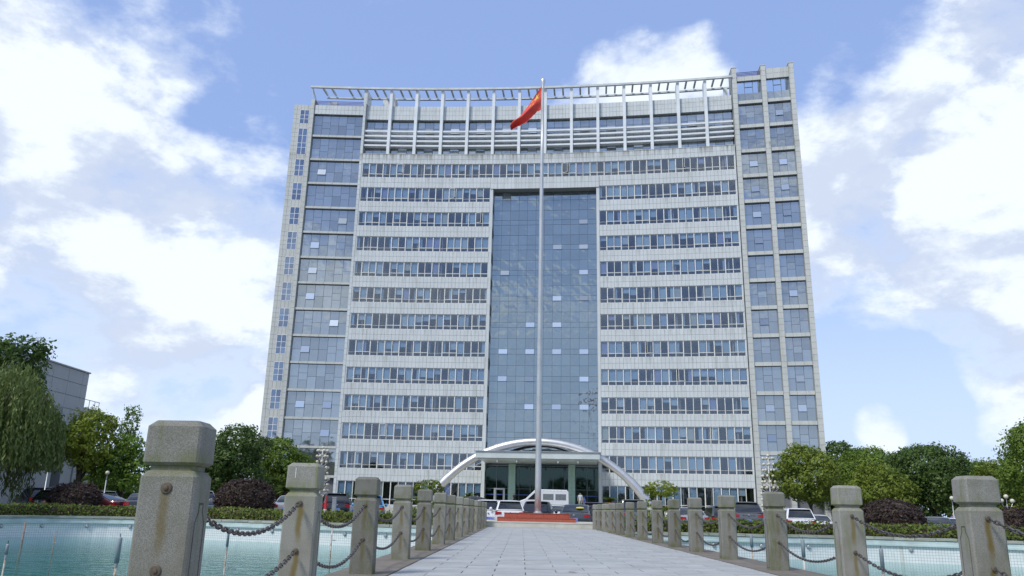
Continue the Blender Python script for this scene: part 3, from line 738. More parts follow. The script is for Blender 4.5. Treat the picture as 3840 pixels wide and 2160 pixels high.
def flag():
    root = empty('flag', (PX-0.075, PY, 21.78)); root.scale = (1.08, 1, 1.12); tag(root, 'red flag with gold stars drooping from the top of the pole', 'flag')
    top = [(0, 1.85), (-.30, 1.42), (-.72, .72), (-1.12, .06), (-1.45, -.32), (-1.60, -.62)]
    bot = [(-.01, .55), (-.22, .40), (-.48, .02), (-.80, -.36), (-1.18, -.60), (-1.50, -.76)]
    ns, nt_ = 40, 18
    def ev(s, t):
        def cur(c, s):
            x = s*(len(c)-1); i = min(int(x), len(c)-2); f = x-i
            p0, p1, p2, p3 = [Vector(c[min(max(j, 0), len(c)-1)]) for j in (i-1, i, i+1, i+2)]
            return 0.5*((2*p1) + (p2-p0)*f + (2*p0-5*p1+4*p2-p3)*f*f + (3*p1-p0-3*p2+p3)*f**3)
        a, b = cur(top, s), cur(bot, s); q = a.lerp(b, t)
        amp = 0.16*min(1, s*3)
        yy = amp*math.sin(t*7.5+s*4.0) + 0.10*math.sin(s*6+t*2.0) - 0.35*s
        rag = 0.03*math.sin(s*40)*max(0, t-.9)*10*min(1, s*4)
        return Vector((q.x+rag*.4, yy, q.y+rag))
    m = MB(); v = []; f = []
    for i in range(ns+1):
        for j in range(nt_+1): v.append(tuple(ev(i/ns, j/nt_)))
    for i in range(ns):
        for j in range(nt_): f.append((i*(nt_+1)+j, i*(nt_+1)+j+1, (i+1)*(nt_+1)+j+1, (i+1)*(nt_+1)+j))
    m.add(v, f); cl = m.build('cloth', MT['flag_red'], root, True)
    def star(cs, ct, rs, rt_, rot=0.0):
        mm = MB(); K = []
        for off in (-0.012,):
            ring = []
            for k in range(10):
                a = rot + math.pi*k/5; r = 1.0 if k % 2 == 0 else 0.40
                ring.append((cs+rs*r*math.sin(a), ct-rt_*r*math.cos(a)))
            # subdivided fan so that the star follows the folds
            vv = []; ff = []
            c0 = ev(cs, ct); vv.append((c0.x, c0.y-0.02, c0.z))
            for lev in (0.5, 1.0):
                for (a, b) in ring:
                    q = ev(min(max(cs+(a-cs)*lev, 0.005), 1), min(max(ct+(b-ct)*lev, 0), 1)); vv.append((q.x, q.y-0.02, q.z))
            for k in range(10):
                k2 = (k+1) % 10; ff.append((0, 1+k, 1+k2)); ff.append((1+k, 11+k, 11+k2, 1+k2))
            mm.add(vv, ff)
        mm.build('star', MT['flag_gold'], root)
    star(0.18, 0.26, 0.10, 0.19)
    star(0.30, 0.10, 0.030, 0.06, .4); star(0.36, 0.20, 0.030, 0.06, .9); star(0.36, 0.34, 0.030, 0.06); star(0.30, 0.46, 0.030, 0.06, .5)
flag()
#SPLIT2
# ------------------------------------------------------------------ the office tower (concave plan on a 250 m arc)
TH = math.radians(5.0); BO = Vector((2.4, 101.0)); BR = 250.0
BU = Vector((math.cos(TH), -math.sin(TH))); BWv = Vector((-math.sin(TH), -math.cos(TH)))
def bp(u, w, z=0.0):
    q = BO + BU*u + BWv*(u*u/(2*BR)+w); return Vector((q.x, q.y, z))
def brot(u):
    t = BU + BWv*(u/BR); return math.atan2(t.y, t.x)
FL = 3.617
def T(k): return 3.9 + FL*(k-1)            # head of the window band of storey k
bld = empty('office_building', (BO.x, BO.y, GZ))
tag(bld, 'tall concave white-tiled office block with ribbon windows and a blue glass centre', 'building')
def bpart(mb, name, mat, parent=None, smooth=False, kind=None):
    o = mb.build(name, mat, None, smooth)
    if parent is None: wparent(o, bld)
    else:
        o.parent = parent; o.matrix_parent_inverse = Matrix.Translation(-bld.location)
        if parent is not bld: o.matrix_parent_inverse = Matrix.Identity(4)
    if kind: o['kind'] = kind
    return o
def abox(mb, u0, u1, w0, w1, z0, z1, seg=1.9, mi=0):
    """box following the arc: u0..u1 along, w0..w1 outwards"""
    n = max(1, int(math.ceil((u1-u0)/seg))); v = []; f = []
    for i in range(n+1):
        u = u0+(u1-u0)*i/n
        for w, z in ((w1, z0), (w1, z1), (w0, z1), (w0, z0)):
            q = bp(u, w, z); v.append((q.x, q.y, q.z))
    for i in range(n):
        for k in range(4): f.append((i*4+k, (i+1)*4+k, (i+1)*4+(k+1) % 4, i*4+(k+1) % 4))
    f.append((0, 1, 2, 3)); f.append((n*4+3, n*4+2, n*4+1, n*4))
    mb.add(v, f, mi)
unitbox = MB().box((0, 0, 0), (1, 1, 1))
def unit_mesh(name, mat):
    me = unitbox.mesh(name); me.materials.append(mat); return me
def place(me, name, u, w, z, su, sw, sz, parent=None, tilt=0.0, yawj=0.0):
    o = bpy.data.objects.new(name, me); COL.objects.link(o)
    q = bp(u, w, z); o.location = q; o.rotation_euler = (tilt, 0, brot(u)+yawj); o.scale = (su, sw, sz)
    wparent(o, bld) if parent is None else None
    if parent is not None: o.parent = parent; o.matrix_parent_inverse = Matrix.Translation(-bld.location) if parent.parent is None else Matrix.Identity(4)
    return o

# --- tile cladding: 300 nearest tiles singly, the rest joined
TILE = {'n': 0, 'far': MB(), 'far_w': MB()}
tile_me = unit_mesh('tile', MT['tile'])
def tiles(u0, u1, z0, z1, nu, rows, w=0.0, single=False, warm=False):
    du = (u1-u0)/nu; dz = (z1-z0)/rows; g = 0.028
    for r in range(rows):
        for i in range(nu):
            uc, zc = u0+du*(i+.5), z0+dz*(r+.5)
            if single and TILE['n'] < 300:
                TILE['n'] += 1
                place(tile_me, 'tile', uc, w+0.012+rng.uniform(-.003, .003), zc, du-g, 0.03, dz-g)
            else:
                abox(TILE['far_w' if warm else 'far'], uc-(du-g)/2, uc+(du-g)/2, w-0.003, w+0.027+rng.uniform(-.003, .003), zc-(dz-g)/2, zc+(dz-g)/2, 99)

HW = 25.7                                 # half width of the ribboned part
for k in range(1, 14):                     # spandrels with their floor slabs behind
    z0 = T(k); z1 = T(k+1)-2.1
    for sgn in (-1, 1):
        a, b = (7.1, HW) if sgn > 0 else (-HW, -7.1)
        if k == 13: 
            if sgn > 0: continue
            a, b = -HW, HW; z1 = 48.75
        m = MB(); abox(m, a, b, -3.6, -0.004, z0, z1); bpart(m, 'spandrel', MT['joint'])
        if k == 13: tiles(a, b, z0, z1-0.04, 106, 2)
        else:
            a2, b2 = (7.5, HW) if sgn > 0 else (-HW, -7.5)
            tiles(a2, b2, z0, z1, 38, 2, single=(k <= 4))
m = MB(); abox(m, -HW, HW, -0.3, 0.06, 48.71, 48.80); bpart(m, 'ledge', MT['tile_warm'])
for sgn in (-1, 1):                       # base plinth under the ground-floor windows
    a, b = (7.1, HW) if sgn > 0 else (-HW, -7.1)
    m = MB(); abox(m, a, b, -3.6, -0.004, GZ-0.2, 1.05); bpart(m, 'plinth', MT['joint']); tiles(a, b, GZ, 1.05, 38, 2)
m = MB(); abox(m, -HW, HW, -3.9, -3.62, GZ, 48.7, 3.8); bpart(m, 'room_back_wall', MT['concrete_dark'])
# party walls between the offices
for sgn in (-1, 1):
    for i in range(1, 6):
        u = sgn*(7.1+i*3.4)
        m = MB(); abox(m, u-.08, u+.08, -3.7, -0.35, 1.0, 47.2, 9); bpart(m, 'partition', MT['slab'])

# --- ribbon windows
pane_me = unit_mesh('window_pane', MT['pane']); blind_me = unit_mesh('blind', MT['blind'])
PN = {'n': 0, 'far': MB()}; BN = {'n': 0, 'far': MB()}
def ribbon(u0, u1, k, n):
    t = T(k); du = (u1-u0)/n
    zb = t-2.1 if k > 1 else 1.05
    ztr = t-1.56 if k > 1 else t-2.15
    fr = MB()
    abox(fr, u0, u1, -0.16, -0.05, t-0.06, t); abox(fr, u0, u1, -0.16, -0.05, zb, zb+0.06)
    abox(fr, u0, u1, -0.15, -0.07, ztr-0.075, ztr-0.04)
    for i in range(n+1):
        u = u0+du*i; th = 0.056 if (i % 2) else 0.036
        if i in (0, n): th = 0.05
        abox(fr, max(u-th, u0), min(u+th, u1), -0.17, -0.04, zb, t, 9)
        if i < n and (i % 4 in (1, 2)):      # opening casements have a heavy bottom rail
            abox(fr, u, u+du, -0.14, -0.035, ztr-0.035, ztr+0.035, 9)
    f = bpart(fr, 'window_band', MT['frame'])
    opened = {i for i in range(n) if i % 4 in (1, 2) and rng.random() < .045 and k > 1}
    for i in opened:
        ang = rng.uniform(.25, .6)*(1 if i % 4 == 1 else -1); uh = u0+du*(i if ang > 0 else i+1); hz = t-.05-ztr
        cm = MB(); wd = du-.06; sg_ = 1 if ang > 0 else -1
        for (cx, cz, sx, sz) in ((0.025, hz/2, .05, hz), (wd-.025, hz/2, .05, hz), (wd/2, .025, wd, .05), (wd/2, hz-.025, wd, .05)): cm.box((sg_*cx, 0, cz), (sx, .04, sz))
        oc = cm.build('open_casement', MT['frame']); oc.location = bp(uh, -0.05, ztr); oc.rotation_euler = (0, 0, brot(uh)-ang); wparent(oc, bld)
        gl_ = MB().box((sg_*wd/2, 0, hz/2), (wd-.1, .01, hz-.1)).build('window_pane', MT['pane'], oc)
    for i in range(n):
        uc = u0+du*(i+.5)
        for (za, zc) in ((ztr, t-0.05), (zb+0.05, ztr-0.05)):
            big = za == ztr
            if big and i in opened: continue
            tl = rng.uniform(-.006, .006); yj = rng.uniform(-.006, .006)
            if big and k <= 8 and PN['n'] < 300:
                PN['n'] += 1
                place(pane_me, 'window_pane', uc, -0.11, (za+zc)/2, du-0.07, 0.012, zc-za, None, tl, yj)
            else:
                abox(PN['far'], uc-(du-.07)/2, uc+(du-.07)/2, -0.116+tl, -0.104+tl, za, zc, 9)
        r = rng.random()
        full = t-0.05-ztr
        if r < 0.36: hh, ww, off = full, rng.uniform(.82, .98), 0
        elif r < 0.58: hh, ww, off = full*rng.uniform(.35, .8), 0.97, 0
        elif r < 0.74: hh, ww, off = full+ (t-2.1-zb if False else 0), rng.uniform(.3, .55), rng.choice((-1, 1))
        else: continue
        if BN['n'] < 300:
            BN['n'] += 1
            place(blind_me, 'blind', uc+off*(1-ww)*du/2, -0.22, t-0.05-hh/2, (du-.06)*ww, 0.014, hh)
        else:
            abox(BN['far'], uc+off*(1-ww)*du/2-(du-.06)*ww/2, uc+off*(1-ww)*du/2+(du-.06)*ww/2, -0.227, -0.213, t-0.05-hh, t-0.05, 9)
    return f
order = sorted(range(1, 14))
for k in order:
    if k < 13:
        ribbon(-HW+.15, -7.5, k, 19); ribbon(7.5, HW-.15, k, 19)
    else: ribbon(-HW+.15, HW-.15, k, 53)
bpart(PN['far'], 'upper_window_panes', MT['pane'], kind='stuff'); bpart(BN['far'], 'upper_blinds', MT['blind'], kind='stuff')
for sgn in (-1, 1):                      # slim end strips of the bands
    m = MB(); a = sgn*HW; abox(m, min(a, a-sgn*.15), max(a, a-sgn*.15), -0.5, 0.0, GZ, 48.7, 9); bpart(m, 'band_end_pier', MT['tile'])

# --- central glazed recess
for sgn in (-1, 1):
    m = MB(); abox(m, min(sgn*7.1, sgn*7.48), max(sgn*7.1, sgn*7.48), -1.6, 0.035, GZ, 43.5, 9); bpart(m, 'recess_pier', MT['tile'])
m = MB(); abox(m, -7.48, 7.48, -1.6, 0.10, 43.5, 45.17); lip = bpart(m, 'recess_lintel', MT['joint']); tiles(-7.48, 7.48, 43.5, 45.17, 31, 2, 0.10)
m = MB(); abox(m, -7.1, 7.1, -1.75, -1.45, 6.2, 43.5); bpart(m, 'curtain_wall_backing', MT['concrete_dark'])
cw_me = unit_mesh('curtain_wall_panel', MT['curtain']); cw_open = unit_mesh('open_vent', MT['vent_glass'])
zs = []
z = 39.32+FL
base_lines = []
for n_ in range(-9, 3):
    for l in (39.32, 38.62, 37.11): base_lines.append(l+FL*n_)
zs = sorted([q for q in base_lines if 6.6 < q < 43.2] + [43.42]); zs = [6.35]+zs
bars = MB(); far_cw = MB(); ncw = 0
openv = {(12, 1): 0, }
open_set = {(165, 1), (285, 10), (412, 7), (410, 10), (545, 1), (540, 10), (672, 7), (672, 10), (805, 4), (805, 7), (940, 1), (942, 4), (942, 7), (942, 10), (1080, 1), (1080, 4), (1082, 10), (1222, 4), (1222, 7), (1222, 10)}
def is_open(zc, c):
    for (py, cc) in open_set:
        if cc != c: continue
        zz = 42.64 - (py-165)*(42.64-13.45)/(1222-165)
        if abs(zz-zc) < 0.6: return True
    return False
CWU = 14.2/12
for r in range(len(zs)-1):
    za, zb = zs[r], zs[r+1]
    for c in range(12):
        uc = -7.1+CWU*(c+.5); vent = (zb-za) < 0.8 and c in (1, 4, 7, 10)
        op = vent and is_open((za+zb)/2, c)
        tilt = rng.uniform(-.004, .004); yj = rng.uniform(-.004, .004); w = -1.2
        if op: tilt = -rng.uniform(.10, .2); w = -1.13
        if ncw < 300 or op:
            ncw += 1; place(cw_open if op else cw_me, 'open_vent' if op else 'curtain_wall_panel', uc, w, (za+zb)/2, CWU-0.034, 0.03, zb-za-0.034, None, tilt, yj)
        else: abox(far_cw, uc-(CWU-.045)/2, uc+(CWU-.045)/2, -1.215, -1.185, za+.022, zb-.022, 9)
for c in range(13): abox(bars, -7.1+CWU*c-.025, -7.1+CWU*c+.025, -1.3, -1.21, 6.35, 43.4, 9)
for q in zs: abox(bars, -7.1, 7.1, -1.3, -1.215, q-.025, q+.025)
bpart(bars, 'glazing_bars', MT['frame_dark']); bpart(far_cw, 'upper_curtain_wall_panels', MT['curtain'], kind='stuff')

# --- end towers
tw_me = unit_mesh('tower_pane', MT['tower_glass']); TP = {'n': 0, 'far': MB()}
def glaze(u0, u1, z0, z1, cols, vents, pvent_open, wg, bars_, single):
    du = (u1-u0)/cols
    for c in range(cols):
        uc = u0+du*(c+.5); h = z1-z0
        if c in vents: ys = [z0, z0+h*.36, z0+h*.64, z1]
        else: ys = [z0, z0+h*.5, z1]
        for i in range(len(ys)-1):
            a, b = ys[i], ys[i+1]; op = (c in vents and i == 1 and rng.random() < pvent_open)
            tilt = rng.uniform(-.008, .008); yj = rng.uniform(-.008, .008); w = wg
            if op: tilt = -rng.uniform(.10, .22); w = wg+.08
            if (single and TP['n'] < 300) or op:
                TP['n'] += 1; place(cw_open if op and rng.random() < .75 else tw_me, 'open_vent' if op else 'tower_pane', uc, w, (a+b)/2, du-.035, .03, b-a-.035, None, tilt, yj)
            else: abox(TP['far'], uc-(du-.035)/2, uc+(du-.035)/2, w-.015, w+.015, a+.018, b-.018, 9)
            abox(bars_, u0+du*c, u0+du*(c+1), wg-.09, wg-.02, b-.02, b+.02, 9)
    for c in range(cols+1): abox(bars_, u0+du*c-.02, u0+du*c+.02, wg-.09, wg-.02, z0, z1, 9)
tb = MB()
bm_l = [51.2-FL*j for j in range(15)]       # beam undersides, left tower
# left tower: pier, beams, glass
m = MB(); abox(m, -33.52, -33.0, -2.2, 0.16, GZ, 57.0, 9); bpart(m, 'corner_pier', MT['joint']); tiles(-33.52, -33.0, GZ, 57.0, 1, 76, 0.165, warm=True)
m = MB(); abox(m, -26.05, -25.68, -2.0, 0.03, GZ, 58.3, 9); bpart(m, 'inner_pier', MT['joint']); tiles(-26.05, -25.68, GZ, 58.3, 1, 78, 0.034)
m = MB(); abox(m, -33.0, -26.05, -2.2, -0.5, GZ, 54.7, 4); bpart(m, 'tower_core', MT['concrete_dark'])
for j, zb in enumerate(bm_l):
    if zb < 1: continue
    m = MB(); abox(m, -33.0, -26.05, -2.0, 0.0, zb, zb+0.32, 4); bpart(m, 'floor_beam', MT['joint']); tiles(-33.0, -26.05, zb, zb+.32, 6, 1, 0.0, warm=True)
m = MB(); abox(m, -33.0, -26.05, -2.2, 0.0, 54.78, 56.2, 4); bpart(m, 'parapet', MT['joint']); tiles(-33.0, -26.05, 54.78, 56.2, 13, 2)
top_l = [54.78]+bm_l
for j in range(len(top_l)-1):
    z1 = top_l[j]; z0 = top_l[j+1]+0.32
    if z0 < 1: continue
    glaze(-33.0, -26.05, z0, z1, 6, (1, 4), 0.5 if j > 3 else 0.15, -0.36, tb, j > 3)
# right tower
PIER = [(25.8, 26.42), (29.62, 30.25), (33.25, 33.87)]
for a, b in PIER:
    m = MB(); abox(m, a, b, -2.2, 0.16, GZ, 60.3, 9); bpart(m, 'corner_pier', MT['joint']); tiles(a, b, GZ, 60.25, 1, 78, 0.165, warm=True)
    m = MB(); abox(m, a-.04, b+.04, -2.2, 0.24, 60.25, 60.37, 9); bpart(m, 'pier_cap', MT['tile_warm'])
bm_r = [51.15-FL*j for j in range(-1, 14)]
for (a, b) in ((26.42, 29.62), (30.25, 33.25)):
    m = MB(); abox(m, a, b, -2.2, -0.52, GZ, 55.0, 4); bpart(m, 'tower_core', MT['concrete_dark'])
    for j, zb in enumerate(bm_r):
        if zb < 1: continue
        m = MB(); abox(m, a, b, -2.0, 0.0, zb, zb+0.5, 4); bpart(m, 'floor_beam', MT['joint']); tiles(a, b, zb, zb+.5, 3, 1, 0.0, warm=True)
    zt0, zt1 = (58.25, 58.95) if a < 27 else (58.3, 59.85)
    m = MB(); abox(m, a, b, -0.5, 0.0, zt0, zt1, 4); bpart(m, 'parapet', MT['joint']); tiles(a, b, zt0, zt1, 3, 1 if a < 27 else 2, warm=True)
    for j in range(1, len(bm_r)):
        z1 = bm_r[j-1]; z0 = bm_r[j]+0.5
        if z0 < 1: continue
        glaze(a, b, z0, z1, 3, (1,), 0.5, -0.38, tb, j > 4)
    # open roof storey: clear panes above a solid lower half
    m = MB(); abox(m, a, b, -0.46, -0.34, 55.27, 56.5, 4); bpart(m, 'roof_screen_spandrel', MT['tower_glass'])
    for c in range(3):
        du = (b-a)/3; place(unit_mesh('roof_pane', MT['clear_glass']), 'roof_pane', a+du*(c+.5), -0.4, 57.37, du-.05, .02, 1.68)
    for c in range(4): abox(tb, a+(b-a)/3*c-.025, a+(b-a)/3*c+.025, -.46, -.32, 55.27, 58.25, 9)
    abox(tb, a+(b-a)/3, a+2*(b-a)/3, -.46, -.33, 57.4, 57.46, 9)
for i in range(4):
    m = MB(); abox(m, 26.42, 29.62, -0.35, -0.27, 59.1+.2*i, 59.17+.2*i, 4); bpart(m, 'roof_rail', MT['rail_purple'])
for i in range(4):
    m = MB(); abox(m, -33.0, -26.05, -0.25, -0.18, 56.3+.2*i, 56.36+.2*i, 4); bpart(m, 'roof_rail', MT['rail_purple'])
bpart(tb, 'tower_glazing_bars', MT['frame_dark'], kind='stuff'); bpart(TP['far'], 'upper_tower_panes', MT['tower_glass'], kind='stuff')
# left stair wing
m = MB(); abox(m, -36.0, -33.52, -9, -0.30, GZ, 56.3, 9); bpart(m, 'stair_wing', MT['joint']); 
wins = [(53.33, 55.47), (48.5, 52.56)] + [(45.22-FL*j, 47.77-FL*j) for j in range(0, 11)]
# wing tiles leave the window openings free
def wing_tiles():
    cuts = sorted(wins); z = GZ
    for (a, b) in cuts+[(56.3, 56.3)]:
        n = max(1, round((a-z)/.72)); tiles(-36.0, -33.52, z, a, 5, n, -0.296, warm=True)
        if b > a:
            n = max(1, round((b-a)/.72)); tiles(-36.0, -35.1, a, b, 2, n, -0.296, warm=True); tiles(-33.76, -33.52, a, b, 1, n, -0.296, warm=True)
        z = b
wing_tiles()
sg = unit_mesh('stair_pane', MT['stair_glass'])
for (a, b) in wins:
    fr = MB(); rows = [0, .34, .63, 1] if b-a < 3 else [0, .27, .44, .73, 1]
    for u in (-35.06, -34.43, -33.8): abox(fr, u-.035, u+.035, -0.30, -0.25, a, b, 9)
    for q in rows: abox(fr, -35.06, -33.8, -0.30, -0.255, a+(b-a)*q-.03, a+(b-a)*q+.03, 9)
    f = bpart(fr, 'stair_window', MT['frame_white'])
    for i in range(len(rows)-1):
        for u in (-34.745, -34.115):
            place(sg, 'stair_pane', u, -0.285, a+(b-a)*(rows[i]+rows[i+1])/2, .56, .02, (b-a)*(rows[i+1]-rows[i])-.06, None, rng.uniform(-.006, .006), rng.uniform(-.006, .006))

# --- top two storeys: glazing behind fins and louvres
MT['sp_panel'] = pmat('grey_spandrel_panel', (0.34, 0.365, 0.37), 0.3, 0.2, objvar=0.1)
tg = unit_mesh('top_storey_pane', MT['top_glass']); tsp = unit_mesh('spandrel_panel', MT['sp_panel'])
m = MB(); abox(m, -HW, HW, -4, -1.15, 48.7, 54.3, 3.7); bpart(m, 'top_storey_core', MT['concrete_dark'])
m = MB(); abox(m, -HW, HW, -1.4, -0.45, 54.34, 56.52); bpart(m, 'upper_wall', MT['joint']); tiles(-HW, HW, 54.34, 56.52, 108, 3, -0.45)
m = MB(); abox(m, -HW, HW, -1.2, -0.80, 50.05, 50.55); bpart(m, 'mid_beam', MT['tile_warm'])
m = MB(); abox(m, -HW, HW, -1.2, -0.004, 48.4, 48.74); bpart(m, 'fin_sill', MT['joint'])
edges = [-25.7]+[3.7*i for i in range(-6, 7)]+[25.7]
for i in range(len(edges)-1):
    a, b = edges[i], edges[i+1]
    for c in range(3):
        uc = a+(b-a)/3*(c+.5); du = (b-a)/3
        for (z0, z1) in ((48.8, 50.05), (50.55, 52.35), (52.35, 53.2), (53.2, 54.32)):
            op = c == 1 and ((z0 == 52.35 and rng.random() < .45) or (z0 == 48.8 and rng.random() < .5))
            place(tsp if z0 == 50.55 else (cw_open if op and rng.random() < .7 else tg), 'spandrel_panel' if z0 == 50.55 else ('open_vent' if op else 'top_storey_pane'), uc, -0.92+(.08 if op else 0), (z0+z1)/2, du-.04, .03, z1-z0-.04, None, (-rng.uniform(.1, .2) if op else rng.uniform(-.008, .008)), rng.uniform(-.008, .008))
for i in range(-6, 7):
    u = 3.7*i; m = MB()
    # head of the fin widens back over the roof
    prof = [(0.05, 48.8), (0.05, 58.78), (-1.35, 58.78), (-1.0, 56.53), (-0.44, 56.53), (-0.44, 48.8)]
    v = [tuple(bp(u+s, w, z)) for s in (-.2, .2) for w, z in prof]; n = len(prof)
    m.add(v, [(4, 3, 2, 1), (5, 4, 1, 0), (n+1, n+2, n+3, n+4), (n+0, n+1, n+4, n+5)] + [(k, (k+1) % n, n+(k+1) % n, n+k) for k in range(n)])
    bpart(m, 'fin', MT['fin'])
for i in range(len(edges)-1):
    a, b = edges[i]+(.2 if i else 0), edges[i+1]-(.2 if i < len(edges)-2 else 0)
    for q in (52.28, 51.53, 50.79, 50.05):
        m = MB(); abox(m, a, b, -0.42, -0.10, q, q+.24, 2); bpart(m, 'louvre', MT['fin'])
m = MB(); abox(m, -33.7, 25.8, 0.06, 0.38, 58.80, 59.10); bpart(m, 'trellis_front_beam', MT['trellis_under'])
m = MB(); abox(m, -32.2, 25.8, -2.35, -2.05, 58.50, 58.72); bpart(m, 'trellis_back_beam', MT['trellis_under'])
for i in range(-9, 7):
    for q in (1/3, 2/3):
        u = 3.7*(i+q)
        if u < -32.8 or u > 25.4: continue
        m = MB(); abox(m, u-.12, u+.12, -2.05, 0.06, 58.82, 59.05, 9); bpart(m, 'rafter', MT['trellis_under'])
m = MB(); m.tube([bp(-33.5, .2, 58.85), bp(-33.05, -1.0, 56.7)], .1, 6); bpart(m, 'trellis_strut', MT['trellis_under'])
m = MB(); m.tube([bp(-33.5, .2, 58.85), bp(-33.3, .0, 57.0)], .06, 6); bpart(m, 'trellis_strut', MT['trellis_under'])
m = MB(); abox(m, -26.1, -25.6, -2.0, .05, 56.53, 58.78, 9); bpart(m, 'trellis_pier', MT['tile'])
m = MB(); abox(m, 25.0, 25.5, -2.4, -1.9, 54.9, 58.48, 9); bpart(m, 'trellis_pier', MT['fin'])
# body, roof and rear so that the block closes
m = MB(); abox(m, -33.4, 33.8, -18, -4.0, GZ, 54.6, 3.7); bpart(m, 'rear_wall', MT['tile_warm'])
m = MB(); abox(m, -33.4, 33.8, -18, -0.85, 54.62, 54.9, 3.7); bpart(m, 'roof_slab', MT['dark_roof'])
for sgn in (-1, 1):
    m = MB(); a = sgn*33.4; abox(m, min(a, a+sgn*.4), max(a, a+sgn*.4), -18, -2.15, GZ, 55.0, 9); bpart(m, 'end_wall', MT['tile_warm'])
for (u, w, s) in ((-23.4, -2.4, (1.0, 1.0, 3.4)), (-22.3, -2.2, (.9, .9, 3.3))):
    o = MB(); abox(o, u-s[0]/2, u+s[0]/2, w-s[1]/2, w+s[1]/2, 54.9, 54.9+s[2], 9); bpart(o, 'roof_vent_stack', MT['steel_dull'])
m = MB(); abox(m, -31.6, -30.4, -2.6, -1.4, 54.9, 57.6, 9); abox(m, -32.1, -31.5, -2.4, -1.8, 54.9, 57.2, 9); bpart(m, 'roof_tank', MT['white_paint'])

# --- entrance: canopy, columns, glass front, arch
GE = 1.0                                    # raised entrance floor
plat = MB(); abox(plat, -13, 13, -1.2, 13, GZ-.1, GE, 3); bpart(plat, 'entrance_platform', MT['step'])
for sgn in (-1, 1):
    ramp = MB()
    q = [bp(sgn*13, 2, GE), bp(sgn*13, 12, GE), bp(sgn*25, 12, GZ+.01), bp(sgn*25, 2, GZ+.01), bp(sgn*13, 2, GZ-.1), bp(sgn*13, 12, GZ-.1)]
    ramp.add([tuple(p) for p in q], [(0,1,2,3), (1,5,2), (0,3,4)])
    bpart(ramp, 'entrance_ramp', MT['step'])
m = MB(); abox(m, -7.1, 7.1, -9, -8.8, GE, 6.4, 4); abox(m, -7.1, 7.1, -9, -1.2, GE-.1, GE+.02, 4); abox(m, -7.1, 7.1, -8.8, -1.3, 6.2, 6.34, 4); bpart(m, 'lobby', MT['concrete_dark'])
eg = unit_mesh('entrance_pane', MT['entry_glass']); br = MB()
for i in range(10):
    u = -7.1+1.42*(i+.5)
    for (z0, z1) in ((GE, 3.35), (3.35, 6.2)): place(eg, 'entrance_pane', u, -1.0, (z0+z1)/2, 1.38, .025, z1-z0-.05, None, 0, rng.uniform(-.004, .004))
for i in range(11): abox(br, -7.1+1.42*i-.03, -7.1+1.42*i+.03, -1.06, -.94, GE, 6.2, 9)
abox(br, -7.1, 7.1, -1.06, -.94, 3.32, 3.38); abox(br, -7.1, 7.1, -1.06, -.9, 6.14, 6.24); bpart(br, 'entrance_mullions', MT['frame_dark'])
m = MB(); abox(m, -7.1, 7.1, -.985, -.975, 2.55, 2.68); bpart(m, 'tape_band', MT['blue_tape'])
for a, b in ((-4.1, -3.25), (3.36, 4.2)):
    m = MB(); abox(m, a, b, -.75, -.05, GE, 6.35, 9); abox(m, (a+b)/2-.015, (a+b)/2+.015, -.06, -.02, GE, 6.3, 9); bpart(m, 'green_column', MT['green_col'])
m = MB(); abox(m, -6.0, -5.75, -.93, -.88, GE, 3.2, 9); abox(m, -4.85, -4.6, -.93, -.88, GE, 3.2, 9); abox(m, -6.0, -4.6, -.93, -.88, 3.2, 3.4, 9); bpart(m, 'door_frame', MT['steel_dull'])
can = empty('entrance_canopy', tuple(bp(0, 4, 6.4))); tag(can, 'pale flat entrance canopy with deep fascia above the glass doors', 'canopy')
m = MB(); abox(m, -7.2, 7.2, 7.6, 7.75, 6.56, 7.3); abox(m, -7.2, -7.05, -.02, 7.6, 6.56, 7.3, 9); abox(m, 7.05, 7.2, -.02, 7.6, 6.56, 7.3, 9); wparent(m.build('fascia', MT['canopy']), can)
m = MB(); abox(m, -7.35, 7.35, -.02, 7.9, 7.3, 7.38); wparent(m.build('roof_sheet', MT['steel_dull']), can)
m = MB(); abox(m, -6.95, 6.95, 0.05, 7.5, 6.42, 6.55); wparent(m.build('soffit', MT['canopy']), can)
m = MB()
n = 14; v = []; f = []
for i in range(n+1):
    a = -1+2*i/n; u = 4.4*a; zz = 7.38+1.05*(1-a*a)
    for w in (.1, 3.6): v.append(tuple(bp(u, w, zz)))
for i in range(n): f.append((i*2, i*2+1, i*2+3, i*2+2))
m.add(v, f); wparent(m.build('curved_rooflight', MT['dark_roof']), can)
for u in (-4.7, -2.4, 0, 2.4, 4.7):
    m = MB(); v = [tuple(bp(u+s, w, z)) for s in (-.05, .05) for w, z in ((7.55, 6.42), (5.2, 6.42), (7.55, 6.1))]
    m.add(v, [(0,1,2), (5,4,3), (0,3,4,1), (1,4,5,2), (2,5,3,0)]); wparent(m.build('bracket', MT['canopy']), can)
arch = empty('steel_arch', tuple(bp(0, 6, GZ))); tag(arch, 'large silver tubular steel arch spanning over the entrance canopy', 'arch')
pts = []; R_ = 15.2; zc = 8.62-R_
a_max = math.acos((GE-zc)/R_)
m = MB()
for i in range(41):
    a = -a_max+2*a_max*i/40; pts.append(bp(R_*math.sin(a), 6.0, zc+R_*math.cos(a)))
m.tube(pts, [0.52 if abs(i-20) > 14 else 0.46 for i in range(41)], 18); wparent(m.build('arch_tube', MT['steel'], None, True), arch)
for sgn in (-1, 1):
    p = bp(sgn*R_*math.sin(a_max), 6, GE); m = MB(); m.lathe([(.75, 0), (.75, .15), (.55, .2)], 16, (p.x, p.y, GE)); wparent(m.build('base_plate', MT['steel_dull']), arch)
bpart(TILE['far'], 'tile_cladding', MT['tile'], kind='stuff'); bpart(TILE['far_w'], 'tile_cladding_towers', MT['tile_warm'], kind='stuff')
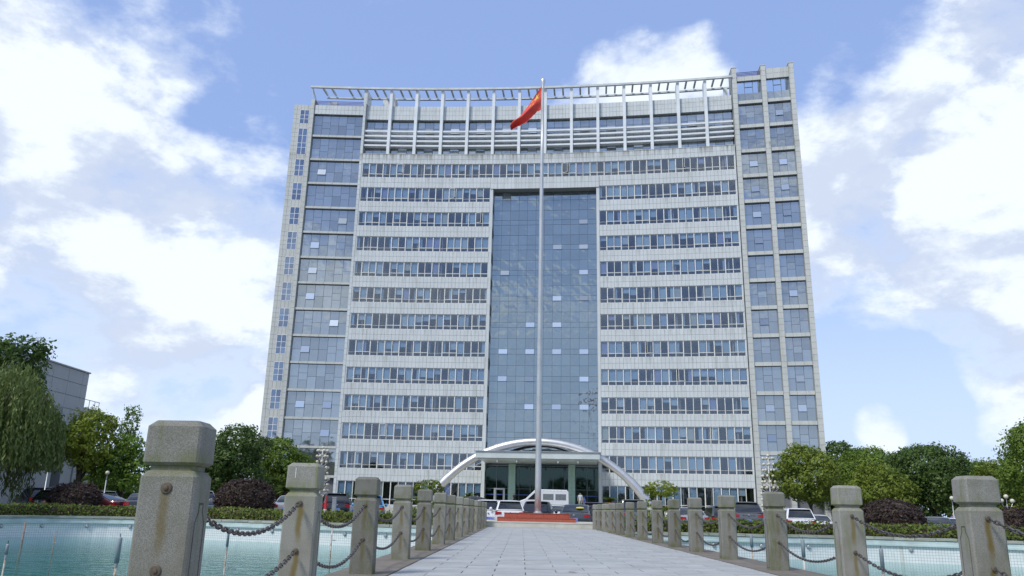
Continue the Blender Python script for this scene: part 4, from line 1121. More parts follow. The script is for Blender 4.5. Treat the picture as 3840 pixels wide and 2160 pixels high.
#SPLIT3
# ------------------------------------------------------------------ vegetation
def leaf_cloud(pts, nrm, size, aspect=0.6, jitter=0.35, seed=0):
    r = np.random.default_rng(seed); n = len(pts)
    nrm = nrm/np.linalg.norm(nrm, axis=1, keepdims=True)
    t = r.normal(size=(n, 3)); t -= nrm*(t*nrm).sum(1, keepdims=True); t /= np.linalg.norm(t, axis=1, keepdims=True)
    b = np.cross(nrm, t); s = size*(1+jitter*r.uniform(-1, 1, (n, 1)))
    k = s*0.12*nrm
    v = np.stack([pts-t*s, pts-b*s*aspect+k, pts+t*s, pts+b*s*aspect+k], 1).reshape(-1, 3)
    f = np.arange(4*n).reshape(-1, 4); return v, f
def np_mesh(name, v, f, mat):
    me = bpy.data.meshes.new(name); n = len(f)
    me.vertices.add(len(v)); me.vertices.foreach_set('co', np.asarray(v, np.float32).ravel())
    me.loops.add(n*4); me.loops.foreach_set('vertex_index', np.asarray(f, np.int32).ravel())
    me.polygons.add(n); me.polygons.foreach_set('loop_start', np.arange(n, dtype=np.int32)*4)
    me.update(calc_edges=True); me.validate()
    me.materials.append(mat); return me
def lobes_points(lobes, density, r, shell=(.78, 1.06), cull=True, spray=0.0):
    P = []; Nn = []
    L = np.array(lobes)
    for i, l in enumerate(L):
        c, rad = l[:3], l[3:6]; n = int(density*4*math.pi*((rad[0]*rad[1]*rad[2])**(2/3)))
        d = r.normal(size=(n, 3)); d /= np.linalg.norm(d, axis=1, keepdims=True)
        if spray:
            m_ = max(1, n//10); d = np.repeat(d[:m_], 10, axis=0); n = len(d)
            q = c + d*rad*np.repeat(r.uniform(shell[0], shell[1], (m_, 1)), 10, axis=0) + r.normal(size=(n, 3))*spray*np.array([1, 1, .6])
        else: q = c + d*rad*r.uniform(shell[0], shell[1], (n, 1))
        if cull:
            keep = np.ones(n, bool)
            for j, m in enumerate(L):
                if j != i: keep &= (((q-m[:3])/(m[3:6]*0.72))**2).sum(1) > 1
            q, d = q[keep], d[keep]
        P.append(q); Nn.append(d + r.normal(size=q.shape)*0.55 + np.array([0, 0, .25]))
    return np.vstack(P), np.vstack(Nn)
def make_tree(name, loc, h, cw, crown0, leafmat, label, cat='tree', group=None, seed=1, nl=16, size=0.16, dens=26, lean=0.0, limb=5, trunk_r=None, lobe=(.21, .36), top_narrow=0.5):
    """h total height above the ground, cw crown width, crown0 height of the crown's underside"""
    r = np.random.default_rng(seed); root = empty(name, loc); tag(root, label, cat, group)
    ch = h-crown0; lobes = []
    for i in range(nl):
        t = (i+0.5)/nl; zz = crown0 + ch*(0.16+0.74*t)
        env = cw/2*(math.sin(math.pi*min(1, max(.12, (t*0.82+0.18))))**0.6)*(1-top_narrow*max(0, t-.55))
        a = i*2.399+seed+r.uniform(-.5, .5); env *= r.uniform(.72, 1.22); zz += ch*r.uniform(-.07, .07); rad = env*r.uniform(.35, .80); lr = cw*r.uniform(*lobe)
        lobes.append((lean*t+rad*math.cos(a), rad*math.sin(a), zz, lr*.95, lr*.95, lr*r.uniform(.62, .85)*min(1.1, ch/cw)))
    for k in range(nl):                      # small outer tufts break up the outline
        l = lobes[k]; d_ = r.normal(size=3); d_[2] = abs(d_[2])*.8; d_ /= np.linalg.norm(d_)
        q = l[3]*r.uniform(.28, .5); lobes.append((l[0]+d_[0]*l[3]*.95, l[1]+d_[1]*l[3]*.95, l[2]+d_[2]*l[5]*.95, q, q, q*.85))
    top_z = max(l[2]+l[5] for l in lobes); lo_z = min(l[2]-l[5] for l in lobes); kz = (h-crown0)/(top_z-lo_z)
    lobes = [(l[0], l[1], crown0+(l[2]-lo_z)*kz, l[3], l[4], l[5]*kz) for l in lobes]
    P, Nn = lobes_points(lobes, dens*2.5, r, (.55, 1.12), True, cw*.036)
    sel = r.uniform(size=len(P)) < .05; P[sel] += (r.normal(size=(sel.sum(), 3))*.16); P[:, 2] = np.maximum(P[:, 2], crown0*.7)
    v, f = leaf_cloud(P, Nn, size*.72, .62, .6, seed)
    obj('crown', np_mesh('crown', v, f, leafmat), None, root)
    tr = trunk_r or max(.10, h*0.022); m = MB(); top = crown0+ch*.45
    m.tube([(0, 0, -.05), (.02, 0, crown0*.5), (lean*.1, .03, crown0), (lean*.3, 0, top)], [tr*1.25, tr, tr*.85, tr*.35], 8)
    for i in range(limb):
        l = lobes[(i*3+1) % nl]; z0 = crown0*(.75+.2*i/limb)
        m.tube([(lean*.05, 0, z0), (l[0]*.45, l[1]*.45, (z0+l[2])*.5+.1), (l[0]*.9, l[1]*.9, l[2])], [tr*.55, tr*.38, tr*.12], 6)
    o = m.build('trunk', MT['bark'], root, True)
    return root
TREES = [
 # name, px centre, px top (3840 frame), distance, crown width, crown underside, leaves, label, seed, extra
 ('camphor_tree', 30, 1262, 54, 6.2, 3.0, 'leaf_dark', 'tall dark green tree rising behind the willow at the left edge', 3, dict(nl=22, dens=24)),
 ('maple_tree', 335, 1532, 58, 4.3, 2.6, 'leaf_yellow', 'yellow-green tree with a dark forked trunk before the grey building', 5, dict(nl=15, size=.13, dens=30, lean=.5, trunk_r=.2)),
 ('ginkgo_tree', 502, 1517, 76, 3.2, 3.2, 'leaf_mid', 'slim pointed green tree rising behind the small round tree, left of the nearest post', 8, dict(nl=16, top_narrow=1.5, lobe=(.16, .26), size=.12, dens=18)),
 ('round_tree', 482, 1630, 59, 3.2, 1.3, 'leaf_bright', 'small round fresh-green tree just left of the nearest granite post', 9, dict(nl=13, size=.12, dens=34)),
 ('small_tree', 385, 1690, 66, 3.2, 1.0, 'leaf_mid', 'low green tree between the yellow-green tree and the round tree', 31, dict(nl=12, size=.12)),
 ('evergreen_tree', 880, 1588, 70, 5.2, 1.0, 'leaf_dark', 'dense dark evergreen tree right of the nearest left post', 12, dict(nl=22, size=.15, dens=28)),
 ('osmanthus_tree', 1068, 1640, 77, 5.0, 1.3, 'leaf_mid', 'green round tree standing against the left corner of the office block', 14, dict(nl=20, size=.15)),
 ('osmanthus_tree', 3022, 1662, 73, 5.2, 1.9, 'leaf_olive', 'olive-green tree standing against the right corner of the office block', 17, dict(nl=22, size=.15)),
 ('conifer_tree', 3140, 1655, 96, 5.2, 1.2, 'leaf_dark', 'dark tree directly behind the olive-green tree at the right corner', 19, dict(nl=16, size=.17, top_narrow=.9)),
 ('broadleaf_tree', 3255, 1678, 92, 7.0, 1.6, 'leaf_mid', 'tall mid-green tree behind the second right post', 21, dict(nl=20, size=.17)),
 ('bushy_tree', 3285, 1735, 78, 5.6, .7, 'leaf_olive', 'low olive bushy tree above the big purple shrub on the right', 23, dict(nl=18, size=.15)),
 ('broadleaf_tree', 3475, 1668, 82, 7.6, 1.6, 'leaf_dark', 'broad dark-green tree above the black sedan on the right', 25, dict(nl=24, size=.16)),
 ('broadleaf_tree', 3650, 1728, 92, 6.6, 1.4, 'leaf_mid', 'mid-green tree showing above the nearest right post', 27, dict(nl=18, size=.16)),
 ('broadleaf_tree', 3745, 1722, 74, 4.6, 1.0, 'leaf_olive', 'light olive tree behind the three-globe lamp at the right edge', 33, dict(nl=16, size=.14)),
 ('broadleaf_tree', 3890, 1568, 63, 6.0, 1.6, 'leaf_mid', 'tall green tree cut by the right edge of the picture', 29, dict(nl=22, size=.14)),
]
for (nm, px, py, Y, cw, c0, lm, lab, sd, ex) in TREES:
    p = at(px, py, Y)
    make_tree(nm, (p.x, Y, GZ), p.z-GZ, cw, c0-GZ, MT[lm], lab, seed=sd, group='trees around the car park', **ex)

def willow():
    p = at(20, 1340, 45.5); h = p.z-GZ; r = np.random.default_rng(4)
    root = empty('willow_tree', (p.x, 45.5, GZ)); tag(root, 'grey-green weeping willow hanging over the hedge at the left edge', 'tree', 'trees around the car park')
    P = []; D = []
    for i in range(1500):
        a = r.uniform(0, 2*math.pi); rad = 3.7*math.sqrt(r.uniform(.03, 1)); top = h*(1-.42*(rad/3.7)**2)*r.uniform(.80, 1.0)
        x, y = rad*math.cos(a), rad*math.sin(a); ln = min(top-r.uniform(.3, 1.6), r.uniform(1.8, 5.4)); n = 0
        if x > .6: ln = min(ln, top-2.3-r.uniform(0, .6))
        n = max(0, int(ln/.13))
        ax, ay = r.normal(0, .12, 2)
        for k in range(n):
            t = k*.13; out = .25*(1-math.exp(-t))*1.0
            P.append((x+math.cos(a)*out+ax*t*.35+r.normal(0, .05), y+math.sin(a)*out+ay*t*.35+r.normal(0, .05), top-t+.18*math.exp(-t*3)))
    P = np.array(P); n = len(P)
    t = np.tile(np.array([0, 0, -1.0]), (n, 1)) + r.normal(0, .35, (n, 3)); t /= np.linalg.norm(t, axis=1, keepdims=True)
    q = r.normal(size=(n, 3)); b = np.cross(t, q); b /= np.linalg.norm(b, axis=1, keepdims=True); s = r.uniform(.10, .18, (n, 1))
    v = np.stack([P-t*s, P-b*s*.3, P+t*s, P+b*s*.3], 1).reshape(-1, 3); f = np.arange(4*n).reshape(-1, 4)
    obj('foliage', np_mesh('foliage', v, f, MT['leaf_willow']), None, root)
    m = MB(); m.tube([(0, 0, -.05), (.2, .1, 1.6), (.1, 0, 3.2), (0, 0, h*.8)], [.3, .24, .19, .06], 9)
    for i in range(8):
        a = i*.785; m.tube([(.1, 0, 2.4+.25*i), (1.4*math.cos(a), 1.4*math.sin(a), 4.2+.2*i), (2.9*math.cos(a), 2.9*math.sin(a), h*.74)], [.13, .09, .03], 6)
    m.build('trunk', MT['bark'], root, True)
willow()
def wood():      # belt of trees far behind the car park, and one behind the viewer that the glass mirrors
    r = np.random.default_rng(5); lobes = []
    for i in range(64): lobes.append((r.uniform(42, 120), r.uniform(104, 118), r.uniform(1.5, 4.6), 3.2, 2.6, 2.4))
    for i in range(40): lobes.append((r.uniform(-110, -38), r.uniform(104, 122), r.uniform(1.0, 3.4), 3.0, 2.6, 2.2))
    P, Nn = lobes_points(lobes, 5.5, r); v, f = leaf_cloud(P, Nn, .34, .62, .4, 5)
    o = obj('background_wood', np_mesh('background_wood', v, f, MT['leaf_dark'])); tag(o, 'belt of distant dark green trees behind the car park', 'wood', kind='stuff')
    lobes = []
    for i in range(90): 
        x = r.uniform(-95, 95); hgt = r.uniform(2.5, 8.5); lobes.append((x, -60+r.uniform(-6, 6), hgt, 4, 3.2, 3.2))
    P, Nn = lobes_points(lobes, 3.0, r); v, f = leaf_cloud(P, Nn, .5, .62, .4, 6)
    o = obj('wood_across_the_road', np_mesh('wood_across_the_road', v, f, MT['leaf_dark'])); tag(o, 'belt of trees behind the viewer mirrored in the entrance glass', 'wood', kind='stuff')
wood()

# hedges along the far pool rims
def hedge(rim, side, a, b, label):
    s = 1 if side == 'L' else -1; r = np.random.default_rng(9 if side == 'L' else 10)
    pts = [q for q in resample(rim, .25)]; P = []; Nn = []; cx = []
    core = []
    for i in range(a, min(b, len(pts)-1)):
        p0, p1 = Vector(pts[i-1] if i else pts[0]), Vector(pts[i+1]); t = (p1-p0).normalized(); nr = Vector((-t.y, t.x))*(-s)
        c = Vector(pts[i]) + nr*1.25; core.append((c.x, c.y))
        H = .47 + .03*math.sin(i*.37)+.02*math.sin(i*1.3)
        n = 62
        for _ in range(n):
            u = r.uniform(0, 1); al = r.uniform(-.14, .14)
            if u < .52: off, z, nn = -.58, r.uniform(-.02, H), (-nr.x, -nr.y, .2)
            elif u < .84: off, z, nn = r.uniform(-.58, .58), H, (0, 0, 1)
            else: off, z, nn = .58, r.uniform(GZ, H), (nr.x, nr.y, .2)
            j = r.normal(0, .035, 3)
            P.append((c.x+nr.x*off+t.x*al+j[0], c.y+nr.y*off+t.y*al+j[1], z+j[2])); Nn.append(np.array(nn)+r.normal(0, .5, 3))
    v, f = leaf_cloud(np.array(P), np.array(Nn), .062, .6, .4, 3)
    root = empty('hedge', (core[0][0], core[0][1], GZ)); tag(root, label, 'hedge', 'clipped hedges behind the pools')
    wparent(obj('foliage', np_mesh('foliage', v, f, MT['leaf_hedge'])), root)
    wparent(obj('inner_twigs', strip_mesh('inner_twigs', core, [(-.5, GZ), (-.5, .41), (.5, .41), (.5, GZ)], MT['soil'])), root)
hedge(RIM_L, 'L', 2, 130, 'long clipped green hedge behind the left pool'); hedge(RIM_R, 'R', 2, 112, 'long clipped green hedge behind the right pool')

def shrub(px, py_top, Y, width, label, seed):
    p = at(px, py_top, Y); r = np.random.default_rng(seed); h = p.z-GZ
    root = empty('purple_shrub', (p.x, Y, GZ)); tag(root, label, 'shrub', 'clipped purple shrubs')
    L = [(0, 0, h*.5, width/2, width/2, h*.5)]
    for i in range(9):
        a = i*2.4; L.append((width*.22*math.cos(a), width*.22*math.sin(a), h*r.uniform(.42, .58), width*.30, width*.30, h*.42))
    P, Nn = lobes_points(L, 300, r, (.90, 1.05), True, .045); kp = P[:, 2] > .1; P, Nn = P[kp], Nn[kp]
    v, f = leaf_cloud(P, Nn, .048, .6, .4, seed); obj('foliage', np_mesh('foliage', v, f, MT['leaf_purple']), None, root)
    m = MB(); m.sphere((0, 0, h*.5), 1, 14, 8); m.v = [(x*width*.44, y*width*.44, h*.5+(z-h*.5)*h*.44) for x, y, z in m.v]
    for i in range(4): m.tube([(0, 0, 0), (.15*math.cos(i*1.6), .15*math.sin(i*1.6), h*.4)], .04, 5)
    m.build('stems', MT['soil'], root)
shrub(291, 1811, 46.6, 2.7, 'round purple clipped shrub in front of the maroon car, far left', 41)
shrub(927, 1797, 45.0, 3.1, 'round purple clipped shrub between the two nearest left posts', 42)
shrub(3337, 1873, 41.5, 2.95, 'wide purple clipped shrub between the two nearest right posts', 43)
shrub(3790, 1902, 41.0, 1.5, 'small purple shrub under the three-globe lamp at the right edge', 44)

def pads_tree(px, py, Y, w, label, seed, mat):
    p = at(px, py, Y); h = p.z-GZ; r = np.random.default_rng(seed)
    root = empty('cloud_pruned_tree', (p.x, Y, GZ)); tag(root, label, 'tree', 'cloud-pruned ornamental trees')
    pads = [(0, 0, h*.80, w*.5, w*.45, h*.17), (-w*.22, .1, h*.74, w*.3, w*.3, h*.12), (w*.2, 0, h*.75, w*.32, w*.3, h*.12),
            (-w*.36, -.2, h*.50, w*.26, w*.26, h*.075), (w*.30, -.1, h*.38, w*.27, w*.27, h*.08), (-w*.40, .1, h*.28, w*.24, w*.24, h*.075), (w*.45, .1, h*.22, w*.22, w*.22, h*.07), (.0, -.3, h*.15, w*.3, w*.3, h*.08)]
    P, Nn = lobes_points(pads, 190, r, (.75, 1.08), True, .06); v, f = leaf_cloud(P, Nn, .065, .5, .4, seed)
    obj('foliage_pads', np_mesh('foliage_pads', v, f, mat), None, root)
    m = MB(); m.tube([(0, 0, -.02), (.12, .05, h*.25), (-.08, 0, h*.5), (.03, 0, h*.78)], [.14, .12, .10, .05], 8)
    for q in pads[3:]: m.tube([(0, 0, q[2]*.85), (q[0]*.8, q[1]*.8, q[2])], [.06, .03], 6)
    m.build('trunk', MT['bark'], root, True)
pads_tree(2478, 1797, 62, 2.45, 'bright green cloud-pruned tree at the right foot of the arch', 51, MT['leaf_yellow'])
pads_tree(1612, 1793, 62, 2.1, 'dark green cloud-pruned tree at the left foot of the arch', 52, MT['leaf_olive'])
def cycad(px, py, Y, label, seed):
    p = at(px, py, Y); r = np.random.default_rng(seed); h = p.z-GZ
    root = empty('cycad', (p.x, Y, GZ)); tag(root, label, 'palm', 'palms in front of the office block')
    MB().lathe([(.22, 0), (.2, h*.3), (.17, h*.66)], 9).build('trunk', MT['bark'], root)
    m = MB()
    for i in range(30):
        a = i*2.399; el = r.uniform(.15, 1.25); L = r.uniform(.85, 1.2); fr = MB(); prev = None
        for k in range(7):
            t = k/6; rr = L*t*math.cos(el*(1-.5*t)); zz = h*.66 + L*t*math.sin(el) - .55*L*t*t*(1.2-el*.5)
            c = Vector((rr*math.cos(a), rr*math.sin(a), zz)); sd = Vector((-math.sin(a), math.cos(a), 0))*(.14*math.sin(math.pi*min(1, t*.9+.1))+.01)
            cur = (c-sd-Vector((0, 0, .03)), c, c+sd-Vector((0, 0, .03)))
            if prev: m.add([tuple(q) for q in prev+cur], [(0, 3, 4, 1), (1, 4, 5, 2)])
            prev = cur
    m.build('fronds', MT['leaf_palm'], root)
cycad(1757, 1832, 84, 'palm with arching fronds before the ground-floor windows, left of the entrance', 61)
cycad(2287, 1846, 84, 'palm with arching fronds before the ground-floor windows, right of the entrance', 62)
cycad(1292, 1828, 80, 'palm partly hidden by the third left post', 63)
cycad(1075, 1795, 70, 'bushy palm under the tree at the left corner of the office block', 64)

# ------------------------------------------------------------------ lamps
gme = MB().sphere((0, 0, 0), 1, 12, 8).mesh('globe'); gme.materials.append(MT['globe']); gme.polygons.foreach_set('use_smooth', [True]*len(gme.polygons))
def lamp_tree(px, py, Y, label):
    p = at(px, py, Y); h = p.z-GZ-.12; root = empty('globe_lamp_tree', (p.x, Y, GZ)); tag(root, label, 'lamp', 'tall lamps with tiers of globes')
    MB().lathe([(.22, 0), (.22, .1), (.09, .2), (.07, h*.5), (.04, h-.1)], 10).build('post', MT['white_paint'], root, True)
    def g(x, y, z):
        o = bpy.data.objects.new('globe', gme); COL.objects.link(o); o.parent = root; o.location = (x, y, z); o.scale = (.135,)*3
    g(0, 0, h)
    for t in range(10):
        z = h-.28-.52*t; R_ = .48 if t < 3 else (.62 if t < 5 else .75); n = 6 if t < 3 else 8
        if z < .6: break
        m = MB()
        for k in range(n):
            a = 2*math.pi*k/n+.35*t; q = (R_*math.cos(a), R_*math.sin(a), z); g(*q)
            m.tube([(0, 0, z-.42), (R_*.55*math.cos(a), R_*.55*math.sin(a), z-.34), (R_*math.cos(a), R_*math.sin(a), z-.12)], .016, 5)
        m.build('arm_tier', MT['white_paint'], root)
lamp_tree(1212, 1674, 76, 'tall white lamp with tiers of cream globes behind the second left post')
lamp_tree(2879, 1703, 74, 'tall white lamp with tiers of cream globes behind the third right post')
def globe_lamp(px, py, Y, offs, label, r=.19):
    p = at(px, py, Y); h = p.z-GZ; root = empty('globe_lamp', (p.x, Y, GZ)); tag(root, label, 'lamp', 'low globe lamps')
    MB().lathe([(.13, 0), (.12, .12), (.05, .2), (.04, h-.5)], 9).build('post', MT['steel_dull'], root, True)
    for (dx, dy, dz) in offs:
        o = bpy.data.objects.new('globe', gme); COL.objects.link(o); o.parent = root; o.location = (dx, dy, h+dz); o.scale = (r,)*3
        MB().tube([(0, 0, h-.6), (dx*.7, dy*.7, h-.5+dz*.6), (dx, dy, h+dz-.15)], .02, 5).build('arm', MT['steel_dull'], root)
globe_lamp(187, 1729, 52, [(0, 0, 0), (-.5, .0, -.32)], 'two-globe lamp in front of the grey building, far left', .17)
globe_lamp(403, 1773, 56, [(0, 0, 0)], 'single globe lamp between the yellow-green tree and the round tree', .14)
globe_lamp(3772, 1862, 55, [(0, 0, 0), (-.33, 0, -.28), (.38, 0, -.28)], 'three-globe lamp near the right edge of the picture', .145)
globe_lamp(3569, 1868, 58, [(0, 0, 0)], 'single globe lamp just left of the nearest right post', .14)

# ------------------------------------------------------------------ grey hall on the left
hall = empty('grey_hall', (-41.9, 66, GZ)); tag(hall, 'grey stone-panelled hall with outdoor stairs behind the left trees', 'building')
def hbox(name, x0, x1, y0, y1, z0, z1, mat, kind=None):
    o = MB().box(((x0+x1)/2, (y0+y1)/2, (z0+z1)/2), (x1-x0, y1-y0, z1-z0)).build(name, mat); wparent(o, hall); return o
XF = -41.85
hbox('upper_block', XF-22, XF-.04, 50, 75, 5.2, 12.5, MT['joint']); hbox('lower_block', XF-22, XF-.06, 75, 78.2, GZ, 9.3, MT['joint'])
hbox('ground_storey', XF-20, XF-3.0, 50, 75, GZ, 5.2, MT['concrete_dark'])
pan_me = unit_mesh('wall_panel', MT['wall_grey'])
for r_ in range(6):
    z0 = 5.2+7.3/6*r_; y = 50.0; k = 0
    while y < 75:
        L_ = min(2.4, 75-y)
        if not (r_ in (1, 2) and 69.0 < y+L_/2 < 71.5):
            o = bpy.data.objects.new('wall_panel', pan_me); COL.objects.link(o); o.location = (XF-.02, y+L_/2, z0+7.3/12); o.scale = (.06, L_-.03, 7.3/6-.05); wparent(o, hall)
        y += L_
for r_ in range(8):
    for k in range(2):
        o = bpy.data.objects.new('wall_panel', pan_me); COL.objects.link(o); o.location = (XF-.03, 75.8+1.6*k, GZ+9.6/8*(r_+.5)); o.scale = (.06, 1.57, 9.6/8-.05); wparent(o, hall)
    o = bpy.data.objects.new('wall_panel', pan_me); COL.objects.link(o); o.location = (XF-.6, 74.97-.02, 5.2+7.3/8*(r_+.5)); o.scale = (1.1, .06, 7.3/8-.05); wparent(o, hall)
hbox('window_opening', XF-.5, XF-.05, 69.3, 71.2, 6.6, 8.6, MT['car_glass'])
hbox('roof_edge', XF-22, XF+.12, 49.9, 75.1, 12.5, 12.62, MT['steel_dull'])
m = MB()
for yy in (75.2, 76.2, 77.2, 78.0): m.tube([(XF-.2, yy, 9.3), (XF-.2, yy, 10.1)], .03, 5)
m.tube([(XF-.2, 75.1, 10.1), (XF-.2, 78.1, 10.1)], .035, 5); wparent(m.build('roof_railing', MT['steel_dull']), hall)
hbox('end_pier', XF-2.6, XF-.1, 73.2, 74.9, GZ, 5.2, MT['wall_grey'])
# outdoor stair climbing along the wall
m = MB(); m.add([(XF-2.6, 56, GZ), (XF+.6, 56, GZ), (XF+.6, 70.5, 5.2), (XF-2.6, 70.5, 5.2), (XF+.6, 70.5, GZ), (XF-2.6, 70.5, GZ), (XF+.6, 72.6, 5.2), (XF-2.6, 72.6, 5.2), (XF+.6, 72.6, 4.7), (XF+.6, 70.5, 4.7)], [(0, 1, 2, 3), (1, 4, 2), (0, 3, 5), (2, 6, 7, 3), (9, 8, 6, 2)]); wparent(m.build('stair_block', MT['wall_grey']), hall)
m = MB()
for i in range(30):
    t = i/30; m.box((XF-1.0, 56+14.5*t+.25, GZ+5.5*t+.1), (3.1, .5, .18))
wparent(m.build('stair_treads', MT['step']), hall)['kind'] = 'stuff'
for xo in (.62, -2.5):
    m = MB(); m.tube([(XF+xo, 56, GZ+1.0), (XF+xo, 70.5, 6.2), (XF+xo, 72.6, 6.2)], .045, 6)
    for i in range(12): t = i/11; m.tube([(XF+xo, 56+14.5*t, GZ+5.5*t), (XF+xo, 56+14.5*t, GZ+1.0+5.5*t-.1*t)], .025, 5)
    wparent(m.build('stair_railing', MT['steel_dull']), hall)
far_b = empty('distant_block', (-47, 118, GZ)); tag(far_b, 'small pale building seen through the branches left of the round tree', 'building')
wparent(MB().box((-47, 118, 3.6), (9, 8, 7.8)).build('wall', MT['tile']), far_b); wparent(MB().box((-47, 118, 7.7), (9.6, 8.6, .4)).build('roof', MT['dark_roof']), far_b)
for i in range(3): wparent(MB().box((-49.6+2.6*i, 113.97, 5.2), (1.3, .1, 1.4)).build('window', MT['car_glass']), far_b)
#SPLIT4
# ------------------------------------------------------------------ vehicles
KINDS = {  # length, width, height, shoulder, rear deck end, greenhouse base (y0,y1), roof (y0,y1), bonnet z
 'sedan': dict(L=4.7, W=1.80, H=1.46, sh=.93, deck=1.02, gb=(.62, 3.55), rf=(1.30, 2.60), hood=.93),
 'coupe': dict(L=4.6, W=1.82, H=1.42, sh=.90, deck=1.00, gb=(.45, 3.50), rf=(1.55, 2.55), hood=.90),
 'hatch': dict(L=4.0, W=1.70, H=1.48, sh=.92, deck=.95, gb=(.06, 2.95), rf=(.42, 2.05), hood=.93),
 'suv':   dict(L=4.6, W=1.86, H=1.68, sh=1.02, deck=1.06, gb=(.06, 3.25), rf=(.46, 2.45), hood=1.04),
 'mpv':   dict(L=4.9, W=1.88, H=1.86, sh=1.06, deck=1.10, gb=(.05, 3.95), rf=(.30, 3.0), hood=1.08)}
wheel_me = MB().lathe([(.19, -.1), (.30, -.105), (.325, -.07), (.325, .07), (.30, .105), (.19, .1)], 18, cap=False).mesh('tyre'); wheel_me.materials.append(MT['tyre'])
def rim_mesh():
    m = MB(); m.lathe([(.20, .0), (.20, .085), (.185, .09), (.17, .06), (.05, .07), (.04, .085), (.005, .085)], 14)
    for k in range(5):
        a = 2*math.pi*k/5; m.box((.115*math.cos(a), .115*math.sin(a), .075), (.14, .04, .02), a)
    return m
rim_me = rim_mesh().mesh('rim'); rim_me.materials.append(MT['rim'])
def car(kind, paint_m, x, y, rz, label, z=GZ, s=1.0, rails=False, front=False, rackwhite=False, letters=False, spoiler=True):
    K = KINDS[kind]; L, W, H, sh = K['L'], K['W'], K['H'], K['sh']; hw = W/2
    root = empty('parked_car', (x, y, z), rz); root.scale = (s, s, s); tag(root, label, 'car', 'parked cars')
    # lower body: lofted sections, rear at y=0
    dz = K['deck']; hd = K['hood']
    st = [(0.0, .80, .42, dz-.20), (.05, .90, .32, dz-.05), (.16, .96, .26, dz-.01), (.55, 1.0, .22, dz), (1.0, 1.0, .22, max(sh, dz-.02)), (L*.5, 1.0, .22, sh), (L*.72, 1.0, .22, sh-.01), (L*.80, .99, .22, hd), (L*.93, .93, .24, hd-.12), (L*.985, .82, .30, hd-.24), (L, .66, .38, hd-.36)]
    m = MB(); v = []; n = 0
    for (yy, kw, zb, zt) in st:
        w = hw*kw; h = zt-zb
        half = [(w*.80, zb), (w*.97, zb+h*.10), (w, zb+h*.34), (w*.995, zb+h*.62), (w*.965, zb+h*.86), (w*.90, zt-.015), (w*.6, zt+.012), (0, zt+.02)]
        ring = [(a, yy, b) for a, b in half] + [(-a, yy, b) for a, b in half[-2::-1]]
        n = len(ring); v += ring
    f = []
    for i in range(len(st)-1):
        for k in range(n): f.append((i*n+k, (i+1)*n+k, (i+1)*n+(k+1) % n, i*n+(k+1) % n))
    f.append(tuple(range(n))); f.append(tuple(reversed([(len(st)-1)*n+k for k in range(n)])))
    m.add(v, f); smooth_angle(m.build('body', paint_m, root), 40)
    # greenhouse
    g0, g1 = K['gb']; r0, r1 = K['rf']; wb, wt = hw*.955, hw*.74
    zb = sh-.02; zr = dz-.01
    sec = [(g0, zr, 1.0), (g0+(r0-g0)*.5, zr+(H-.03-zr)*.56, .95), (r0, H-.045, .9), (r0+.25, H-.008, .88), ((r0+r1)/2, H, .88), (r1-.2, H-.02, .88), (r1, H-.06, .9), (r1+(g1-r1)*.5, zb+(H-.06-zb)*.54, .95), (g1, zb, 1.0)]
    def wid(zz): t = max(0, min(1, (zz-zb)/(H-zb))); return wb+(wt-wb)*t
    m = MB(); v = []
    for (yy, zt, _) in sec:
        wtt = wid(zt)
        ring = [(wb, yy, zb-.03), (wtt+.0, yy, zt-.05), (wtt-.05, yy, zt-.012), (wtt*.55, yy, zt+.008), (0, yy, zt+.012)]
        ring += [(-a, b, c) for a, b, c in ring[-2::-1]]; v += ring
    n = 9; f = []
    for i in range(len(sec)-1):
        for k in range(n-1): f.append((i*n+k, (i+1)*n+k, (i+1)*n+k+1, i*n+k+1))
    m.add(v, f); smooth_angle(m.build('cabin', paint_m, root), 50)
    # glazing: slightly proud panes following the cabin
    def band(pts, name):
        mm = MB(); mm.add(pts, [(0, 1, 2, 3)]); mm.build(name, MT['car_glass'], root)
    def slope(i0, i1, t0, t1, out):
        (ya, za, _), (yb, zb_, _) = sec[i0], sec[i1]
        pa = (ya+(yb-ya)*t0, za+(zb_-za)*t0); pb = (ya+(yb-ya)*t1, za+(zb_-za)*t1)
        return pa, pb
    o_ = .014
    mm = MB(); rows = []
    for (i, t) in ((0, .12), (1, 0), (1, .80)):
        (ya, za, _), (yb, zb_, _) = sec[i], sec[i+1]; yy = ya+(yb-ya)*t; zz = za+(zb_-za)*t; w = wid(zz)-.09
        rows.append([(-w, yy-.012, zz-.002+o_), (-w*.55, yy-o_, zz+.012+o_), (0, yy-o_, zz+.016+o_), (w*.55, yy-o_, zz+.012+o_), (w, yy-.012, zz-.002+o_)])
    mm.add([p for r in rows for p in r], [(r*5+c, r*5+c+1, (r+1)*5+c+1, (r+1)*5+c) for r in range(2) for c in range(4)]); mm.build('rear_window', MT['car_glass'], root, True)
    mm = MB(); rows = []
    for (i, t) in ((6, .10), (7, 0), (7, .9)):
        (ya, za, _), (yb, zb_, _) = sec[i], sec[i+1]; yy = ya+(yb-ya)*t; zz = za+(zb_-za)*t; w = wid(zz)-.09
        rows.append([(-w, yy+.012, zz-.002+o_), (0, yy+o_, zz+.016+o_), (w, yy+.012, zz-.002+o_)])
    mm.add([p for r in rows for p in r], [(r*3+c, r*3+c+1, (r+1)*3+c+1, (r+1)*3+c) for r in range(2) for c in range(2)]); mm.build('windscreen', MT['car_glass'], root, True)
    yb = (r0+r1)/2+.12
